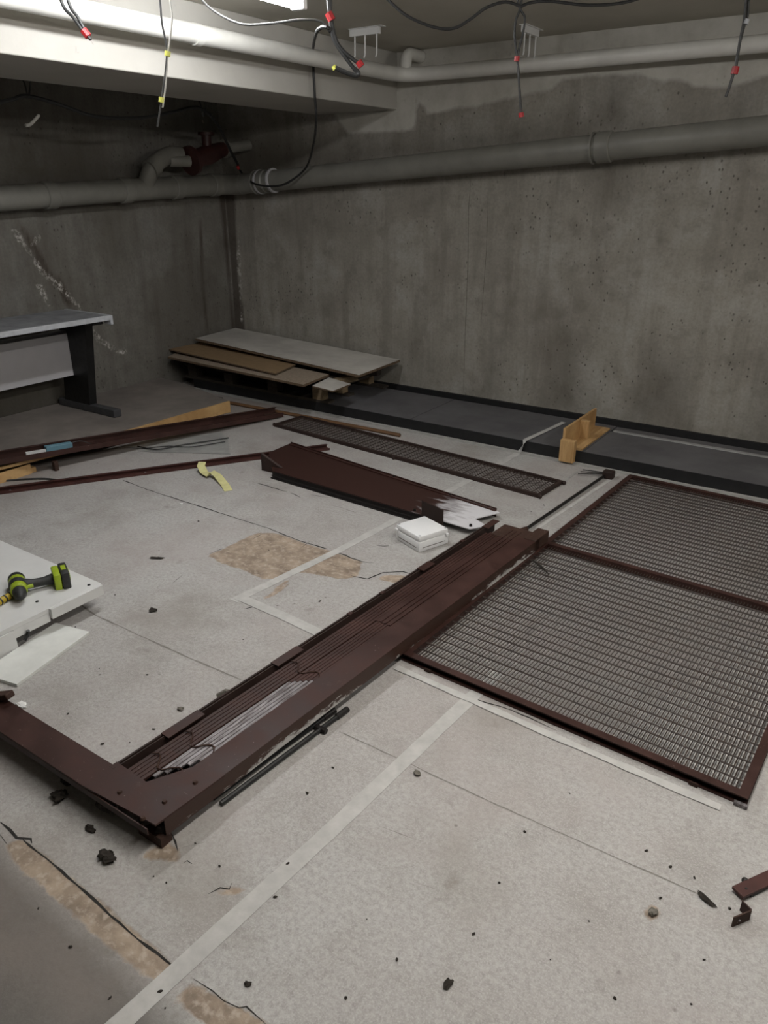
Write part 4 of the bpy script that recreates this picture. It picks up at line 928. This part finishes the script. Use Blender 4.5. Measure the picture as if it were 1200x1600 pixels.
Tm = cable('hanging_cable', [[tops(512, 3.55), a(513, 0), a(516, 22), a(524, 60), a(535, 78), a(551, 92), a(562, 100)],
      [tops(516, 3.55), a(516, 2), a(516, 30), a(522, 62), a(540, 90), a(553, 107)],
      [a(553, 107), a(560, 114), a(556, 118), a(540, 113), a(524, 106)]], ['black_cable']*3,
      'bundle of black cables with red tape hanging left of centre', [.008, .008, .009],
      [(a(513, 20), a(519, 32), .016, 'red_plastic', 'red_tape'), (a(560, 96), a(565, 104), .014, 'red_plastic', 'red_tape'), (a(521, 103), a(524, 108), .010, 'yellow_plastic', 'yellow_clip'), (a(512, 48), a(518, 43), .012, 'black_cable', 'cable_tie')])
b = g(3.8)
cable('looping_cable', [[a(300, -20), a(330, 14), a(375, 37), a(420, 37), a(470, 31), a(500, 33), a(515, 45)]], ['grey_cable'], 'thin grey cable sagging below the lamp to the black bundle', [.0045])
pb = lambda x, y: px(x, y, -3.10)
cable('drop_cable', [[a(516, 46), a(506, 42), pd(494, 52, 3.75), pb(489, 80), pb(490, 110), pb(492, 150), pb(494, 185), px(490, 225, -3.5), py(478, 262, 4.56), py(452, 284, 4.56), py(430, 291, 4.56), py(400, 288, 4.56), px(382, 275, -4.5), px(372, 262, -4.45)]], ['black_cable'],
      'black cable dropping behind the white pipe down to the drain pipe', [.0075], [(px(373, 264, -4.45), px(371, 259, -4.45), .012, 'red_plastic', 'red_clip')])
a = g(3.7)
cable('sagging_cable', [[a(585, -25), a(612, 5), a(640, 27), a(680, 43), a(710, 44), a(735, 30), a(760, 12), a(790, 3), a(814, 10)], [a(814, 10), a(830, 4), a(860, 2), a(920, 8), a(975, 4), a(1020, -10)]], ['black_cable']*2,
      'black cable sagging across the ceiling to the centre drop', [.006, .006])
cable('hanging_cable', [[tops(806, 3.7), a(809, 0), a(814, 16), a(820, 28), a(817, 52), a(812, 72), a(809, 90), a(811, 130), a(815, 178)], [tops(814, 3.7), a(815, 0), a(811, 18), a(806, 32), a(804, 55), a(807, 82), a(810, 110), a(812, 150), a(814, 176)]], ['black_cable']*2,
      'black looped cable with red tape hanging in front of the small white hanger', [.005, .005], [(a(808, 88), a(807, 96), .012, 'red_plastic', 'red_tape'), (a(814, 176), a(815, 183), .012, 'red_plastic', 'red_tape')])
cable('hanging_cable', [[tops(1166, 3.7), a(1166, 0), a(1163, 30), a(1156, 65), a(1150, 104), a(1147, 112), a(1140, 135), a(1134, 151)], [tops(1171, 3.7), a(1170, 0), a(1168, 25), a(1163, 40), a(1152, 85), a(1149, 108)]], ['grey_cable', 'grey_cable'],
      'grey cable pair with red tape hanging at far right', [.006, .005], [(a(1150, 104), a(1147, 116), .015, 'red_plastic', 'red_tape'), (a(1167, 30), a(1164, 38), .012, 'grey_edge', 'grey_clip')])
# cable on straps in the dark bay behind the beam
q = lambda x, y: px(x, y, -3.95)
cable('bay_cable', [[q(-20, 165), q(20, 155), q(43, 150), q(90, 162), q(150, 182), q(220, 184), q(270, 175), q(300, 168), q(318, 172), px(340, 195, -4.2), px(360, 235, -4.35), px(372, 258, -4.45)]], ['black_cable'],
      'black cable on straps under the dark ceiling behind the beam', [.010])
for p, lab in (((42, 128), 'black strap holding the bay cable at far left'), ((316, 158), 'black strap holding the bay cable near the red valve')):
    e = q(*p); bm = newbm(); tube(bm, smooth_path([V(e.x-.02, e.y-.01, e.z+.01), q(p[0]-3, p[1]+4), q(p[0]+2, p[1]+24), q(p[0]+5, p[1]+10), V(e.x+.02, e.y+.01, e.z+.01)], 5), .0045, 6)
    tag(obj('cable_strap', bm, 'black_cable', None, True), lab, 'strap')
bm = newbm(); tube(bm, smooth_path([q(40, 196), q(48, 194), q(61, 180)], 5), [.008]*11, 8); tag(obj('conduit_end', bm, 'white_cable', None, True), 'short pale conduit end in the dark bay at far left', 'conduit')
